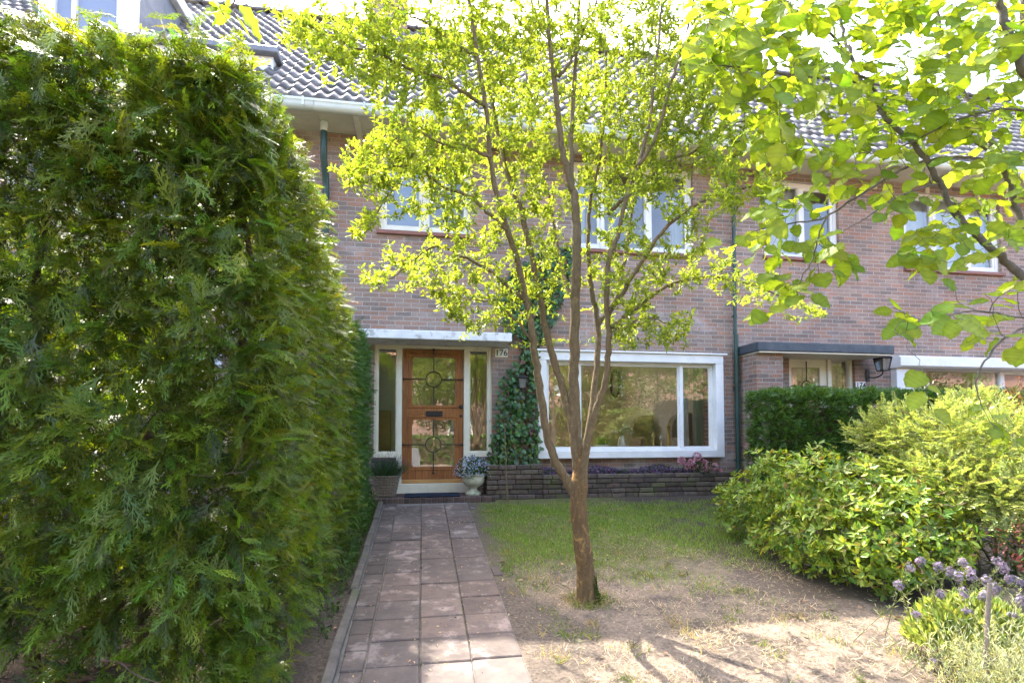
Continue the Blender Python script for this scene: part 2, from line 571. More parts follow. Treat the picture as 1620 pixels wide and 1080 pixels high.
def from_np(name, V, loops, lstart, tint, mat, parent=None, smooth=False, loc=None):
    org = wpos(parent) if parent is not None else (np.array(loc, float) if loc is not None else np.zeros(3))
    V = np.asarray(V, np.float64) - org
    me = bpy.data.meshes.new(name)
    me.vertices.add(len(V))
    me.vertices.foreach_set('co', V.astype(np.float32).ravel())
    me.loops.add(len(loops))
    me.loops.foreach_set('vertex_index', np.asarray(loops, np.int32))
    me.polygons.add(len(lstart))
    me.polygons.foreach_set('loop_start', np.asarray(lstart, np.int32))
    if smooth:
        me.polygons.foreach_set('use_smooth', np.ones(len(lstart), bool))
    at = me.color_attributes.new('tint', 'FLOAT_COLOR', 'POINT')
    at.data.foreach_set('color', np.concatenate([tint, np.ones((len(tint), 1))], 1).astype(np.float32).ravel())
    me.materials.append(mat)
    me.update(calc_edges=True)
    o = bpy.data.objects.new(name, me)
    COL.objects.link(o)
    if parent is not None:
        o.parent = parent
    elif loc is not None:
        o.location = loc
    return o


def nrm(a):
    return a / (np.linalg.norm(a, axis=-1, keepdims=True) + 1e-9)


class Cloud:
    """gathers many leaf-sized pieces into one mesh"""
    def __init__(s):
        s.V, s.Lp, s.Ls, s.T, s.nv, s.nl = [], [], [], [], 0, 0

    def scatter(s, tmpl, P, A, Nn, sc, tint, tv=None):
        tv_, tf = tmpl
        tv_ = np.asarray(tv_, float)
        P, A, Nn = (np.asarray(q, float) for q in (P, A, Nn))
        n, k = len(P), len(tv_)
        if n == 0:
            return
        A = nrm(A)
        Cn = nrm(Nn - (Nn * A).sum(1, keepdims=True) * A)
        B = np.cross(Cn, A)
        sc = np.asarray(sc, float)
        if sc.ndim == 1:
            sc = np.stack([sc, sc, sc], 1)
        V = (P[:, None] + (sc[:, 0, None] * tv_[None, :, 0])[..., None] * A[:, None]
             + (sc[:, 1, None] * tv_[None, :, 1])[..., None] * B[:, None]
             + (sc[:, 2, None] * tv_[None, :, 2])[..., None] * Cn[:, None])
        tl = np.concatenate([np.array(f) for f in tf])
        ls = np.cumsum([0] + [len(f) for f in tf[:-1]])
        s.V.append(V.reshape(-1, 3))
        s.Lp.append((tl[None] + k * np.arange(n)[:, None] + s.nv).ravel())
        s.Ls.append((ls[None] + len(tl) * np.arange(n)[:, None] + s.nl).ravel())
        T = np.repeat(np.asarray(tint, float)[:, None], k, 1)
        if tv is not None:
            T = T * np.asarray(tv)[None, :, None]
        s.T.append(T.reshape(-1, 3))
        s.nv += n * k
        s.nl += n * len(tl)

    def build(s, name, mat, parent=None, smooth=False, loc=None):
        return from_np(name, np.concatenate(s.V), np.concatenate(s.Lp), np.concatenate(s.Ls),
                       np.concatenate(s.T), mat, parent, smooth, loc)


def tints(n, base, var=0.2, hue=0.12, g=rng):
    b = np.asarray(base, float)
    v = 1 + var * g.standard_normal((n, 1))
    h = 1 + hue * g.standard_normal((n, 3)) * np.array([1, 0.4, 0.8])
    return np.clip(b[None] * v * h, 0.004, 0.95)


def rdir(n, g=rng):
    return nrm(g.standard_normal((n, 3)))


def thing(name, label, cat, loc=(0, 0, 0), group=None):
    o = bpy.data.objects.new(name, None)
    COL.objects.link(o)
    o.location = loc
    o.empty_display_size = 0.1
    o['label'], o['category'] = label, cat
    if group:
        o['group'] = group
    return o


def tag(o, label, cat, group=None):
    o['label'], o['category'] = label, cat
    if group:
        o['group'] = group
    return o


def struct(o, kind='structure'):
    o['kind'] = kind
    return o


# leaf shapes: x along the leaf, y across, z up
LEAF = ([(0, 0, 0), (.35, .2, .05), (.7, .17, .03), (1, 0, -.08), (.7, -.17, .03), (.35, -.2, .05)],
        [(0, 1, 2, 3), (0, 3, 4, 5)])
SLIM = ([(0, 0, 0), (.5, .11, .03), (1, 0, -.1), (.5, -.11, .03)], [(0, 1, 2), (0, 2, 3)])
BLADE = ([(0, .5, 0), (0, -.5, 0), (.6, -.3, .06), (1, 0, -.02), (.6, .3, .06)], [(0, 1, 2, 4), (4, 2, 3)])
ROUND = ([(0, 0, 0), (.2, .3, .05), (.6, .38, .04), (1, 0, -.05), (.6, -.38, .04), (.2, -.3, .05)],
         [(0, 1, 2, 3), (0, 3, 4, 5)])


def hazel_leaf():
    st = 7
    vs, fs = [], []
    wid = [0.06, .34, .44, .45, .37, .22, 0.0]
    xs = [0.0, .12, .3, .5, .7, .87, 1.08]
    for i in range(st):
        zc = -0.25 * xs[i] ** 2
        pl = 0.035 * (1 if i % 2 else -1)
        vs.append((xs[i], 0, zc))
        tooth = .03 if i % 2 else -.01
        vs.append((xs[i] - .05 + tooth, wid[i], zc + .07 - pl * .6))
        vs.append((xs[i] - .05 + tooth, -wid[i], zc + .07 - pl * .6))
        if i < st - 1:
            xm = (xs[i] + xs[i + 1]) / 2
            wm = (wid[i] + wid[i + 1]) / 2 * 1.09
            zm = -0.25 * xm ** 2
            vs.append((xm, 0, zm))
            vs.append((xm + .0, wm * .97, zm + .07 + pl))
            vs.append((xm + .0, -wm * .97, zm + .07 + pl))
    n = len(vs) // 3
    for i in range(n - 1):
        a, b_ = 3 * i, 3 * (i + 1)
        fs.append((a, b_, b_ + 1, a + 1))
        fs.append((a, a + 2, b_ + 2, b_))
    return vs, fs


HAZEL = hazel_leaf()
IVY = ([(0, 0, 0), (-.12, .3, .0), (.15, .5, -.05), (.42, .28, .02), (.62, .36, -.04), (1.0, 0, -.1),
        (.62, -.36, -.04), (.42, -.28, .02), (.15, -.5, -.05), (-.12, -.3, .0), (.3, 0, .04)],
       [(0, 10, 2, 1), (10, 3, 2), (10, 5, 4, 3), (10, 7, 6, 5), (10, 8, 7), (0, 9, 8, 10)])


def thuja(seed):
    g = random.Random(seed)
    vs, fs = [], []

    def strip(p0, ang, ln, w0, seg, bend, z0, dz):
        x, y, a = p0[0], p0[1], ang
        pts = [(x, y)]
        for k in range(seg):
            a += bend / seg
            x += math.cos(a) * ln / seg
            y += math.sin(a) * ln / seg
            pts.append((x, y))
        o = len(vs)
        for k, (x, y) in enumerate(pts):
            t = k / seg
            wv = w0 * (1 - t * 0.55) * (0.5 if k == seg else 1)
            an = ang + bend * t
            zz = z0 + dz * t - 0.22 * (x * x)
            vs.append((x - math.sin(an) * wv, y + math.cos(an) * wv, zz))
            vs.append((x + math.sin(an) * wv, y - math.cos(an) * wv, zz))
        for k in range(seg):
            fs.append((o + 2 * k, o + 2 * k + 1, o + 2 * k + 3, o + 2 * k + 2))
        return pts
    main = strip((0, 0), 0, 1.0, .016, 5, g.uniform(-.25, .25), 0, 0)
    k = 0
    t = 0.10
    while t < 0.97:
        sgn = 1 if k % 2 else -1
        i = int(t * 5)
        fr = t * 5 - i
        p = (main[i][0] * (1 - fr) + main[min(i + 1, 5)][0] * fr, main[i][1] * (1 - fr) + main[min(i + 1, 5)][1] * fr)
        ln = (0.46 * (1 - t) ** 0.8 + 0.08) * g.uniform(.75, 1.1)
        an = sgn * g.uniform(.6, .85)
        sp = strip(p, an, ln, .019, 2, -sgn * .35, 0, g.uniform(-.03, .03))
        m_ = max(1, int(ln / .11))
        for j in range(m_):
            q = (j + 0.6) / (m_ + 0.3)
            a_, b_ = (sp[0], sp[1]) if q < .5 else (sp[1], sp[2])
            f_ = q * 2 if q < .5 else q * 2 - 1
            pp = (a_[0] * (1 - f_) + b_[0] * f_, a_[1] * (1 - f_) + b_[1] * f_)
            for s2 in (1, -1):
                strip(pp, an * .8 + s2 * .6, (.12 * (1 - q) + .05) * g.uniform(.7, 1.15), .018, 1, 0, 0, g.uniform(-.02, .02))
        t += 0.10
        k += 1
    return vs, fs


THUJA = [thuja(i) for i in range(5)]


def bez(p0, p1, p2, n):
    t = np.linspace(0, 1, n)[:, None]
    return (1 - t) ** 2 * p0 + 2 * t * (1 - t) * p1 + t * t * p2


def spline(pts, n):
    """Catmull-Rom through pts (k,m)"""
    p = np.asarray(pts, float)
    p = np.concatenate([2 * p[:1] - p[1:2], p, 2 * p[-1:] - p[-2:-1]])
    out = []
    k = len(p) - 3
    for i in range(k):
        t = np.linspace(0, 1, n, endpoint=(i == k - 1))[:, None]
        a, b_, c, d = p[i:i + 4]
        out.append(0.5 * ((2 * b_) + (-a + c) * t + (2 * a - 5 * b_ + 4 * c - d) * t ** 2 + (-a + 3 * b_ - 3 * c + d) * t ** 3))
    return np.concatenate(out)


def gz(x, y):
    x, y = np.asarray(x, float), np.asarray(y, float)
    base = np.clip(y, -0.5, 7.2) * S
    wv = 0.012 * np.sin(2.1 * x + 0.7 * y) + 0.010 * np.sin(1.3 * y - 1.7 * x + 1) + 0.006 * np.sin(5.1 * x + 3.3 * y)
    m_ = np.clip((x - 0.62) / 0.3, 0, 1) * np.clip((y - 0.2) / 1, 0, 1) * np.clip((7.0 - y) / 0.6, 0, 1)
    return base + wv * m_


def grow(mb, nodes, tips, g, thin=0.0018, step=0.07, upbias=0.12, kill=None, nside=4, rmax=0.02):
    """join every tip to the nearest limb by a curved twig; returns the twig paths"""
    NP = np.array([n_[0] for n_ in nodes])
    NR = np.array([n_[1] for n_ in nodes])
    ND = np.array([n_[2] for n_ in nodes])
    dist = np.array([np.min(np.linalg.norm(NP - t, axis=1)) for t in tips])
    paths = []
    for i in np.argsort(dist):
        t = tips[i]
        dv = t - NP
        d_ = np.linalg.norm(dv, axis=1)
        cosang = (dv * ND).sum(1) / (d_ + 1e-6)
        cost = d_ * (1.35 - 0.45 * cosang) + 0.25 * np.maximum(0, NP[:, 2] - t[2])
        j = int(np.argmin(cost))
        dd = d_[j]
        p0 = NP[j]
        ctrl = p0 + ND[j] * dd * 0.35 + (t - p0) * 0.25 + g.standard_normal(3) * dd * 0.08 + np.array([0, 0, upbias * dd])
        n_ = max(3, int(dd / step) + 2)
        pth = bez(p0, ctrl, t, n_)
        pth[1:-1] += g.standard_normal((n_ - 2, 3)) * 0.008
        r0 = min(NR[j] * 0.6, thin + 0.0065 * dd, rmax)
        rr = np.linspace(max(r0, thin), thin, n_)
        mb.tube(pth, list(rr), nside if r0 > 0.005 else 3, cap=False)
        tg = nrm(np.gradient(pth, axis=0))
        NP = np.concatenate([NP, pth[1:]])
        NR = np.concatenate([NR, rr[1:]])
        ND = np.concatenate([ND, tg[1:]])
        paths.append(pth)
    return paths
# ================================================================== the setting
def ground_material():
    m, nt, b = newmat('garden_ground')
    co = objco(nt)
    sp = N(nt, 'SeparateXYZ')
    L(nt, co, sp.inputs[0])
    x, y = sp.outputs[0], sp.outputs[1]
    n1 = noise(nt, co, 1.7, 5, 0.65)
    n2 = noise(nt, co, 9, 6, 0.7)
    n3 = noise(nt, co, 45, 6, 0.75)
    soil = mixc(nt, ramp(nt, n3, 0.3, 0.7), (0.07, 0.055, 0.044), (0.17, 0.14, 0.115))
    straw = mixc(nt, ramp(nt, n3, 0.28, 0.72), (0.15, 0.115, 0.088), (0.34, 0.265, 0.2))
    lawn = mixc(nt, ramp(nt, n2, 0.3, 0.7), (0.095, 0.105, 0.035), (0.15, 0.145, 0.06))
    yy = math_(nt, 'ADD', y, math_(nt, 'MULTIPLY', math_(nt, 'SUBTRACT', n1, 0.5), 2.2))
    c = mixc(nt, ramp(nt, math_(nt, 'ADD', math_(nt, 'MULTIPLY', n1, 0.9), math_(nt, 'MULTIPLY', n2, 0.6)), 0.62, 0.86), soil, straw)
    c = mixc(nt, ramp(nt, yy, 4.1, 4.9), c, lawn)
    xx = math_(nt, 'ADD', x, math_(nt, 'MULTIPLY', math_(nt, 'SUBTRACT', n1, 0.5), 1.2))
    bare = math_(nt, 'MULTIPLY', ramp(nt, xx, 2.35, 2.9), ramp(nt, yy, 3.2, 3.6))
    c = mixc(nt, bare, c, mixc(nt, n3, (0.045, 0.036, 0.028), (0.11, 0.09, 0.07)))
    edge = math_(nt, 'SUBTRACT', 1.0, ramp(nt, xx, 0.62, 1.0))
    c = mixc(nt, math_(nt, 'MULTIPLY', edge, 0.8), c, soil)
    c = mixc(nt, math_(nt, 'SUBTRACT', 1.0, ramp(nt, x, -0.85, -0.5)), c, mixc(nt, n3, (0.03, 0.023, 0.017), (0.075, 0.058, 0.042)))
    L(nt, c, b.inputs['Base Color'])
    b.inputs['Roughness'].default_value = 0.95
    b.inputs['Specular IOR Level'].default_value = 0.15
    h = math_(nt, 'ADD', n3, math_(nt, 'MULTIPLY', n2, 1.2))
    bump(nt, b, h, 0.9, 0.02)
    return m


def sheet(name, xs, ys, zf, mat):
    X, Y = np.meshgrid(xs, ys)
    V = np.stack([X, Y, zf(X, Y)], -1).reshape(-1, 3)
    nx, ny = len(xs), len(ys)
    i = (np.arange(ny - 1)[:, None] * nx + np.arange(nx - 1)[None]).ravel()
    lp = np.stack([i, i + 1, i + nx + 1, i + nx], 1).ravel()
    return from_np(name, V, lp, np.arange(len(i)) * 4, np.ones((len(V), 3)), mat, smooth=True)


xs = np.unique(np.concatenate([np.linspace(-400, -8, 12), np.linspace(-8, 0, 30), np.linspace(0, 5, 90), np.linspace(5, 14, 30), np.linspace(14, 400, 12)]))
ys = np.unique(np.concatenate([np.linspace(-400, -1.0, 14), [-.5], np.linspace(0, 7.2, 120), [7.4], np.linspace(8, 400, 14)]))
struct(sheet('ground', xs, ys, gz, ground_material()))

mb = MB().box(-60, 60, -9.0, -2.6, -0.5, -0.036)
struct(mb.build('road', M['asphalt']))
mb = MB()
for i in range(80):
    for j in range(4):
        x, y = -12 + i * 0.305, -2.55 + j * 0.305
        mb.cur = (random.uniform(.85, 1.1),) * 3
        mb.box(x, x + .3, y, y + .3, -0.3, -0.018 + random.uniform(-.002, .002), 0.004)
struct(mb.build('pavement', M['paver']))

# garden path: three columns of square tiles, a brick border and a kerb
xe = [-0.295, -0.004, 0.282, 0.572]
mb = MB().box(-0.46, 0.575, 0.25, 6.98, -0.3, -0.2)
# bedding that shows in the joints
bed = MB()
for k in range(24):
    y0, y1 = 0.25 + k * 6.73 / 24, 0.25 + (k + 1) * 6.73 / 24
    bed.quad((-0.47, y0, y0 * S + .004), (0.575, y0, y0 * S + .004), (0.575, y1, y1 * S + .004), (-0.47, y1, y1 * S + .004))
struct(bed.build('path_bed', M['mortar']))
pv = MB()
r_ = random.Random(3)
pitch = 0.291
y_ref = W(663, 1056, 1)[1]
d_ = ray(663, 1056)
y_ref = d_[1] * (1.57 / (S * d_[1] - d_[2]))


def tile(mb, x0, x1, y0, y1, zt, tilt, bev, yaw=0.0, jag=0.0):
    o = len(mb.v)
    mb.box(x0, x1, y0, y1, zt - 0.05, zt, bev)
    cx, cyy = (x0 + x1) / 2, (y0 + y1) / 2
    for i in range(o, len(mb.v)):
        x, y, z = mb.v[i]
        dx, dy = x - cx, y - cyy
        mb.v[i] = (cx + dx - dy * yaw, cyy + dy + dx * yaw, z + (y - cyy) * S + tilt[0] * dx + tilt[1] * dy)


rows = [y_ref + pitch * k for k in range(-10, 20)]
for y0 in rows:
    y1 = y0 + pitch
    if y0 < 0.25 or y1 > 6.99:
        continue
    for k in range(3):
        t = r_.uniform(.82, 1.16)
        red = r_.uniform(0, 1)
        pv.cur = (t * (1 + .09 * red), t, t * (1 - .04 * red))
        off = (k - 1) * 0.012
        tile(pv, xe[k] + .0035, xe[k + 1] - .0035, y0 + .0035 + off, y1 - .0035 + off, (y0 + y1) / 2 * S + 0.022 + r_.uniform(-.005, .005),
             (r_.uniform(-.012, .012), r_.uniform(-.012, .012)), 0.006, r_.uniform(-.008, .008))
y = 0.3
while y < 6.8:
    t = r_.uniform(.7, 1.0)
    pv.cur = (t * 1.02, t, t * .98)
    tile(pv, -0.45 + .02 * max(0, min(1.5, 4.3 - y)), -0.303, y + .004, y + .205, (y + .1) * S + 0.016 + r_.uniform(-.005, .005), (r_.uniform(-.02, .02), r_.uniform(-.02, .02)), 0.006, r_.uniform(-.012, .012))
    y += 0.209
pv.cur = (.75, .74, .74)
for yy, xx in ((4.35, .575), (6.62, .585)):     # loose edging bricks sunk in the soil
    tile(pv, xx, xx + .075, yy, yy + .19, yy * S + 0.02, (.03, .02), 0.006, r_.uniform(-.08, .08))
struct(pv.build('path', M['paver']))
kb = MB()
y = 0.2
while y < 6.9:
    ln = min(0.98, 6.93 - y)
    x0 = -0.465 - 0.006 * math.sin(y * 1.3) + .02 * max(0, min(1.5, 3.9 - y))
    zz = (y + ln / 2) * S
    tile(kb, x0 - .058, x0, y + .003, y + ln - .003, zz + 0.055 + r_.uniform(-.012, .012), (r_.uniform(-.04, .04), r_.uniform(-.012, .012)), 0.01, r_.uniform(-.012, .012))
    y += ln
struct(kb.build('kerb', M['kerb']))

# grass, straw and weeds
def blades(n, xr, yr, keep, h, wdt, base, lean, name, mat, var=0.22, lift=0.0, hue=.15):
    P = np.stack([rng.uniform(*xr, n), rng.uniform(*yr, n), np.zeros(n)], 1)
    k = keep(P[:, 0], P[:, 1])
    P = P[rng.random(n) < k]
    n = len(P)
    P[:, 2] = gz(P[:, 0], P[:, 1]) + lift * rng.random(n)
    a = rng.uniform(0, 2 * np.pi, n)
    ln = rng.uniform(*lean, n)
    A = np.stack([np.cos(a) * ln, np.sin(a) * ln, np.sqrt(np.maximum(0, 1 - ln ** 2))], 1)
    Nn = np.stack([-np.cos(a) * .7 + .01, -np.sin(a) * .7, np.full(n, .7)], 1) + rdir(n) * .4
    sc = rng.uniform(*h, n)
    c = Cloud()
    c.scatter(BLADE, P, A, Nn, np.stack([sc, np.full(n, wdt) * rng.uniform(.6, 1.3, n), sc], 1), tints(n, base, var, hue))
    return c.build(name, mat)


def vn(x, y, s, k=0):
    return (np.sin(x * s + 1.3 * k) * np.cos(y * s * 1.17 + .7 * k) + .6 * np.sin(x * s * 2.3 + y * s * 1.9 + k) + .4 * np.cos(x * s * 3.7 - y * s * 4.3 + 2 * k)) / 2


def lawn_keep(x, y):
    d = np.clip((y + .9 * vn(x, y, 2.2) - 4.0) / 1.0, 0, 1)
    d = d * np.clip((x - .62 - .12 * vn(x, y, 5)) / .25, 0, 1) * np.clip((3.75 - x + .35 * (y - 5)) / .5, 0, 1) * np.clip((6.9 - y + .12 * vn(x, y, 6)) / .3, 0, 1)
    return d * np.clip(.75 + .7 * vn(x, y, 4, 2), .22, 1) * np.clip(.9 + .5 * vn(x, y, 11, 5), .4, 1)


struct(blades(120000, (.6, 4.6), (3.4, 7.1), lawn_keep, (.018, .05), .0042, (0.19, 0.30, 0.05), (.2, .95), 'lawn_grass', M['leaf_matte'], .25), 'stuff')


def straw_keep(x, y):
    d = np.clip((x - .72 - .15 * vn(x, y, 4)) / .3, 0, 1) * np.clip((5.6 - y) / 1.5, .12, 1) * np.clip((3.1 - x + .12 * (4.2 - y)) / .5, .05, 1)
    return d * np.clip(.42 + .75 * vn(x, y, 3.1, 1), .05, 1)


struct(blades(90000, (.6, 4.2), (.6, 6.8), straw_keep, (.02, .07), .0026, (0.46, 0.37, 0.255), (.9, 1.0), 'dry_grass', M['straw'], .28, .012, .08), 'stuff')


def weed_keep(x, y):
    return np.clip(vn(x, y, 6.5, 4) - .55, 0, 1) * 3 * np.clip((y - 2.2), .15, 1) * (y < 5.2)


struct(blades(16000, (.62, 2.9), (2.0, 5.2), weed_keep, (.02, .06), .004, (0.13, 0.18, 0.05), (.2, .95), 'sparse_weeds', M['leaf_matte'], .25), 'stuff')


def joint_keep(x, y):
    d = np.minimum.reduce([np.abs(x - e) for e in (xe[1], xe[2])])
    yo = np.abs(((y - y_ref) / pitch + .5) % 1 - .5) * pitch
    return ((d < .008) * np.clip(.35 + vn(x, y, 3.3, 3), 0, 1) + (yo < .007) * .25 * np.clip(vn(x, y, 5, 6), 0, 1))


struct(blades(60000, (-.3, .58), (2.2, 6.9), joint_keep, (.012, .034), .004, (0.10, 0.14, 0.03), (.3, .95), 'moss_in_joints', M['leaf_matte'], .25), 'stuff')

# scattered tufts of rough grass and a fringe round the foot of the tree
tc = []
for _ in range(150):
    x_, y_ = rng.uniform(.68, 3.2), rng.uniform(2.4, 6.7)
    if x_ < 2.5 or y_ < 3.3 or y_ > 5.5:
        tc.append((x_, y_, rng.uniform(.02, .06)))
for a in np.linspace(0, 2 * math.pi, 22):
    tc.append((1.194 + .13 * math.cos(a), 3.833 + .13 * math.sin(a), .03))
c = Cloud()
for x_, y_, r in tc:
    n = int(rng.integers(14, 40))
    P = np.stack([x_ + rng.normal(0, r, n), y_ + rng.normal(0, r, n), np.zeros(n)], 1)
    P[:, 2] = gz(P[:, 0], P[:, 1])
    A = rdir(n) * .8 + [0, 0, .8]
    h = rng.uniform(.025, .075, n)
    base = (.16, .22, .055) if rng.random() < .6 else (.34, .29, .16)
    c.scatter(BLADE, P, A, rdir(n), np.stack([h, np.full(n, .0045), h], 1), tints(n, base, .25, .14))
struct(c.build('grass_tufts', M['leaf_matte']), 'stuff')

# bits of litter: dry leaves, petals and small stones lying about
c = Cloud()
n = 2600
P = np.stack([rng.uniform(-.55, 3.4, n), rng.uniform(1.6, 6.9, n), np.zeros(n)], 1)
P[:, 2] = gz(P[:, 0], P[:, 1]) + .006 + .022 * ((P[:, 0] < .58) & (P[:, 0] > -.46))
c.scatter(LEAF, P, rdir(n) * [1, 1, .25], rdir(n) * .5 + [0, 0, 1], rng.uniform(.006, .024, n), tints(n, (.36, .26, .16), .5, .15))
n = 60
P = np.stack([rng.uniform(.7, 3.4, n), rng.uniform(2.2, 4.9, n), np.zeros(n)], 1)
P[:, 2] = gz(P[:, 0], P[:, 1]) + .012
c.scatter(ROUND, P, rdir(n) * [1, 1, .35], rdir(n) * .6 + [0, 0, 1], rng.uniform(.025, .055, n), tints(n, (.34, .24, .16), .35, .15))
struct(c.build('leaf_litter', M['straw']), 'stuff')
# ================================================================== the houses
def wall_mesh(mb, x0, x1, z0, z1, y, th, holes):
    """front face at y, reveals through the thickness, back face at y+th"""
    xs = sorted({x0, x1, *[h[0] for h in holes], *[h[1] for h in holes]})
    zs = sorted({z0, z1, *[h[2] for h in holes], *[h[3] for h in holes]})
    xs = [v for v in xs if x0 <= v <= x1]
    zs = [v for v in zs if z0 <= v <= z1]

    def hole(a, b_):
        return any(h[0] - 1e-6 < a < h[1] + 1e-6 and h[2] - 1e-6 < b_ < h[3] + 1e-6 for h in holes)
    sol = {}
    for i in range(len(xs) - 1):
        for j in range(len(zs) - 1):
            sol[i, j] = not hole((xs[i] + xs[i + 1]) / 2, (zs[j] + zs[j + 1]) / 2)
    for (i, j), s in sol.items():
        a, b_, c, d = xs[i], xs[i + 1], zs[j], zs[j + 1]
        if s:
            mb.quad((a, y, c), (b_, y, c), (b_, y, d), (a, y, d))
            mb.quad((b_, y + th, c), (a, y + th, c), (a, y + th, d), (b_, y + th, d))
        for di, dj in ((1, 0), (-1, 0), (0, 1), (0, -1)):
            o = sol.get((i + di, j + dj))
            if s and not o:
                if di == 1: mb.quad((b_, y, c), (b_, y + th, c), (b_, y + th, d), (b_, y, d))
                if di == -1: mb.quad((a, y + th, c), (a, y, c), (a, y, d), (a, y + th, d))
                if dj == 1: mb.quad((a, y, d), (b_, y, d), (b_, y + th, d), (a, y + th, d))
                if dj == -1: mb.quad((a, y + th, c), (b_, y + th, c), (b_, y, c), (a, y, c))
    return mb


def framed_window(house, x0, x1, z0, z1, posts, y, fmat, gmat, fw=0.06, fd=0.09, sash=0.045, casing=None, sill=True, sashes=None, label=None):
    """window > frame is its own mesh; pane, sill and curtains are its children. y = front of the frame"""
    mb = MB()
    xsplit = [x0] + list(posts) + [x1]
    mb.box(x0, x1, y, y + fd, z1 - fw, z1, .004)
    mb.box(x0, x1, y, y + fd, z0, z0 + fw, .004)
    mb.box(x0, x0 + fw, y, y + fd, z0 + fw, z1 - fw, .004)
    mb.box(x1 - fw, x1, y, y + fd, z0 + fw, z1 - fw, .004)
    for p in posts:
        mb.box(p - fw * .5, p + fw * .5, y + .002, y + fd - .002, z0 + fw, z1 - fw, .004)
    panes_ = []
    for i in range(len(xsplit) - 1):
        panes = MB()
        panes_.append(panes)
        a = xsplit[i] + (fw if i == 0 else fw * .5)
        b_ = xsplit[i + 1] - (fw if i == len(xsplit) - 2 else fw * .5)
        c, d = z0 + fw, z1 - fw
        s = sash if (sashes is None or sashes[i]) else 0.014
        yy = y + .014
        mb.box(a, b_, yy, yy + .05, d - s, d, .003)
        mb.box(a, b_, yy, yy + .05, c, c + s, .003)
        mb.box(a, a + s, yy, yy + .05, c + s, d - s, .003)
        mb.box(b_ - s, b_, yy, yy + .05, c + s, d - s, .003)
        panes.quad((a + s, yy + .03, c + s), (b_ - s, yy + .03, c + s), (b_ - s, yy + .03, d - s), (a + s, yy + .03, d - s))
    wn = mb.build('window', fmat, house)
    for pn_ in panes_:
        pn_.build('pane', gmat, wn)
    if sill:
        MB().box(x0 - .03, x1 + .03, y - .10, y + .06, z0 - .055, z0 - .002, .006).build('sill', M['sill_tile'], wn)
    if label:
        wn['label'] = label
    return wn


def curtain_mesh(x0, x1, z0, z1, y, folds, amp):
    mb = MB()
    n = folds * 8
    for i in range(n + 1):
        t = i / n
        x = x0 + (x1 - x0) * t
        yy = y + amp * math.sin(t * folds * 2 * math.pi) + amp * .3 * math.sin(t * folds * 5.1 + 1)
        mb.v += [(x, yy, z0), (x, yy * 1.0 + amp * .2, (z0 + z1) / 2), (x, yy, z1)]
        mb.c += [(1, 1, 1)] * 3
    for i in range(n):
        for k in (0, 1):
            a = i * 3 + k
            mb.f.append((a, a + 3, a + 4, a + 1))
    return mb


EAVE_Y, EAVE_Z, RIDGE_Y = 6.93, 5.745, 11.0
RIDGE_Z = EAVE_Z + (RIDGE_Y - EAVE_Y)


def roof_mesh(x0, x1, seed, skip=None):
    """pantiles: S-shaped waves in overlapping courses, on a 45 degree slope"""
    g = np.random.default_rng(seed)
    Lr = (RIDGE_Y - EAVE_Y) * math.sqrt(2)
    nc = 18
    ch = Lr / nc
    wv = 0.165
    nw = max(1, int(round((x1 - x0) / wv)))
    wv = (x1 - x0) / nw
    k = 10
    xs = np.linspace(x0, x1, nw * k + 1)
    ph = (xs - x0) / wv % 1
    prof = 0.028 * np.where(ph < .55, np.sin(np.pi * ph / .55) ** 1.2, -0.45 * np.sin(np.pi * (ph - .55) / .45))
    ca = math.sqrt(.5)
    V, Lp, T = [], [], []
    nx = len(xs)
    o = 0
    for c in range(nc):
        tt = g.uniform(.72, 1.25, (nw + 1, 1)) * np.ones((1, 3))
        tid = np.minimum(((xs - x0) / wv).astype(int), nw)
        jit = g.uniform(-.004, .004, nw + 1)[tid]
        rowsu = [(c * ch - .045, .0), (c * ch - .045, .03), (c * ch + ch * .5, .018), ((c + 1) * ch + .01, 0.002)]
        for u, hh in rowsu:
            h = hh + prof + (jit if hh > 0 else -.002) - (0.0 if hh else .012)
            V.append(np.stack([xs, EAVE_Y + u * ca - h * ca, EAVE_Z + u * ca + h * ca], 1))
            T.append(tt[tid])
        for r in range(3):
            i = o + r * nx + np.arange(nx - 1)
            Lp.append(np.stack([i, i + 1, i + nx + 1, i + nx], 1).ravel())
        o += 4 * nx
    V, T, Lp = np.concatenate(V), np.concatenate(T), np.concatenate(Lp)
    return V, Lp, T


def roof_pt(px, py):
    d = ray(px, py)
    t = (EAVE_Z - EAVE_Y - CC[2]) / (d[2] - d[1])
    return CC + d * t


XL, XA, XB, XR = -9.6, -1.36, 4.785, 14.5
TOP = 5.66
FL = W(685, 768, D)[2]


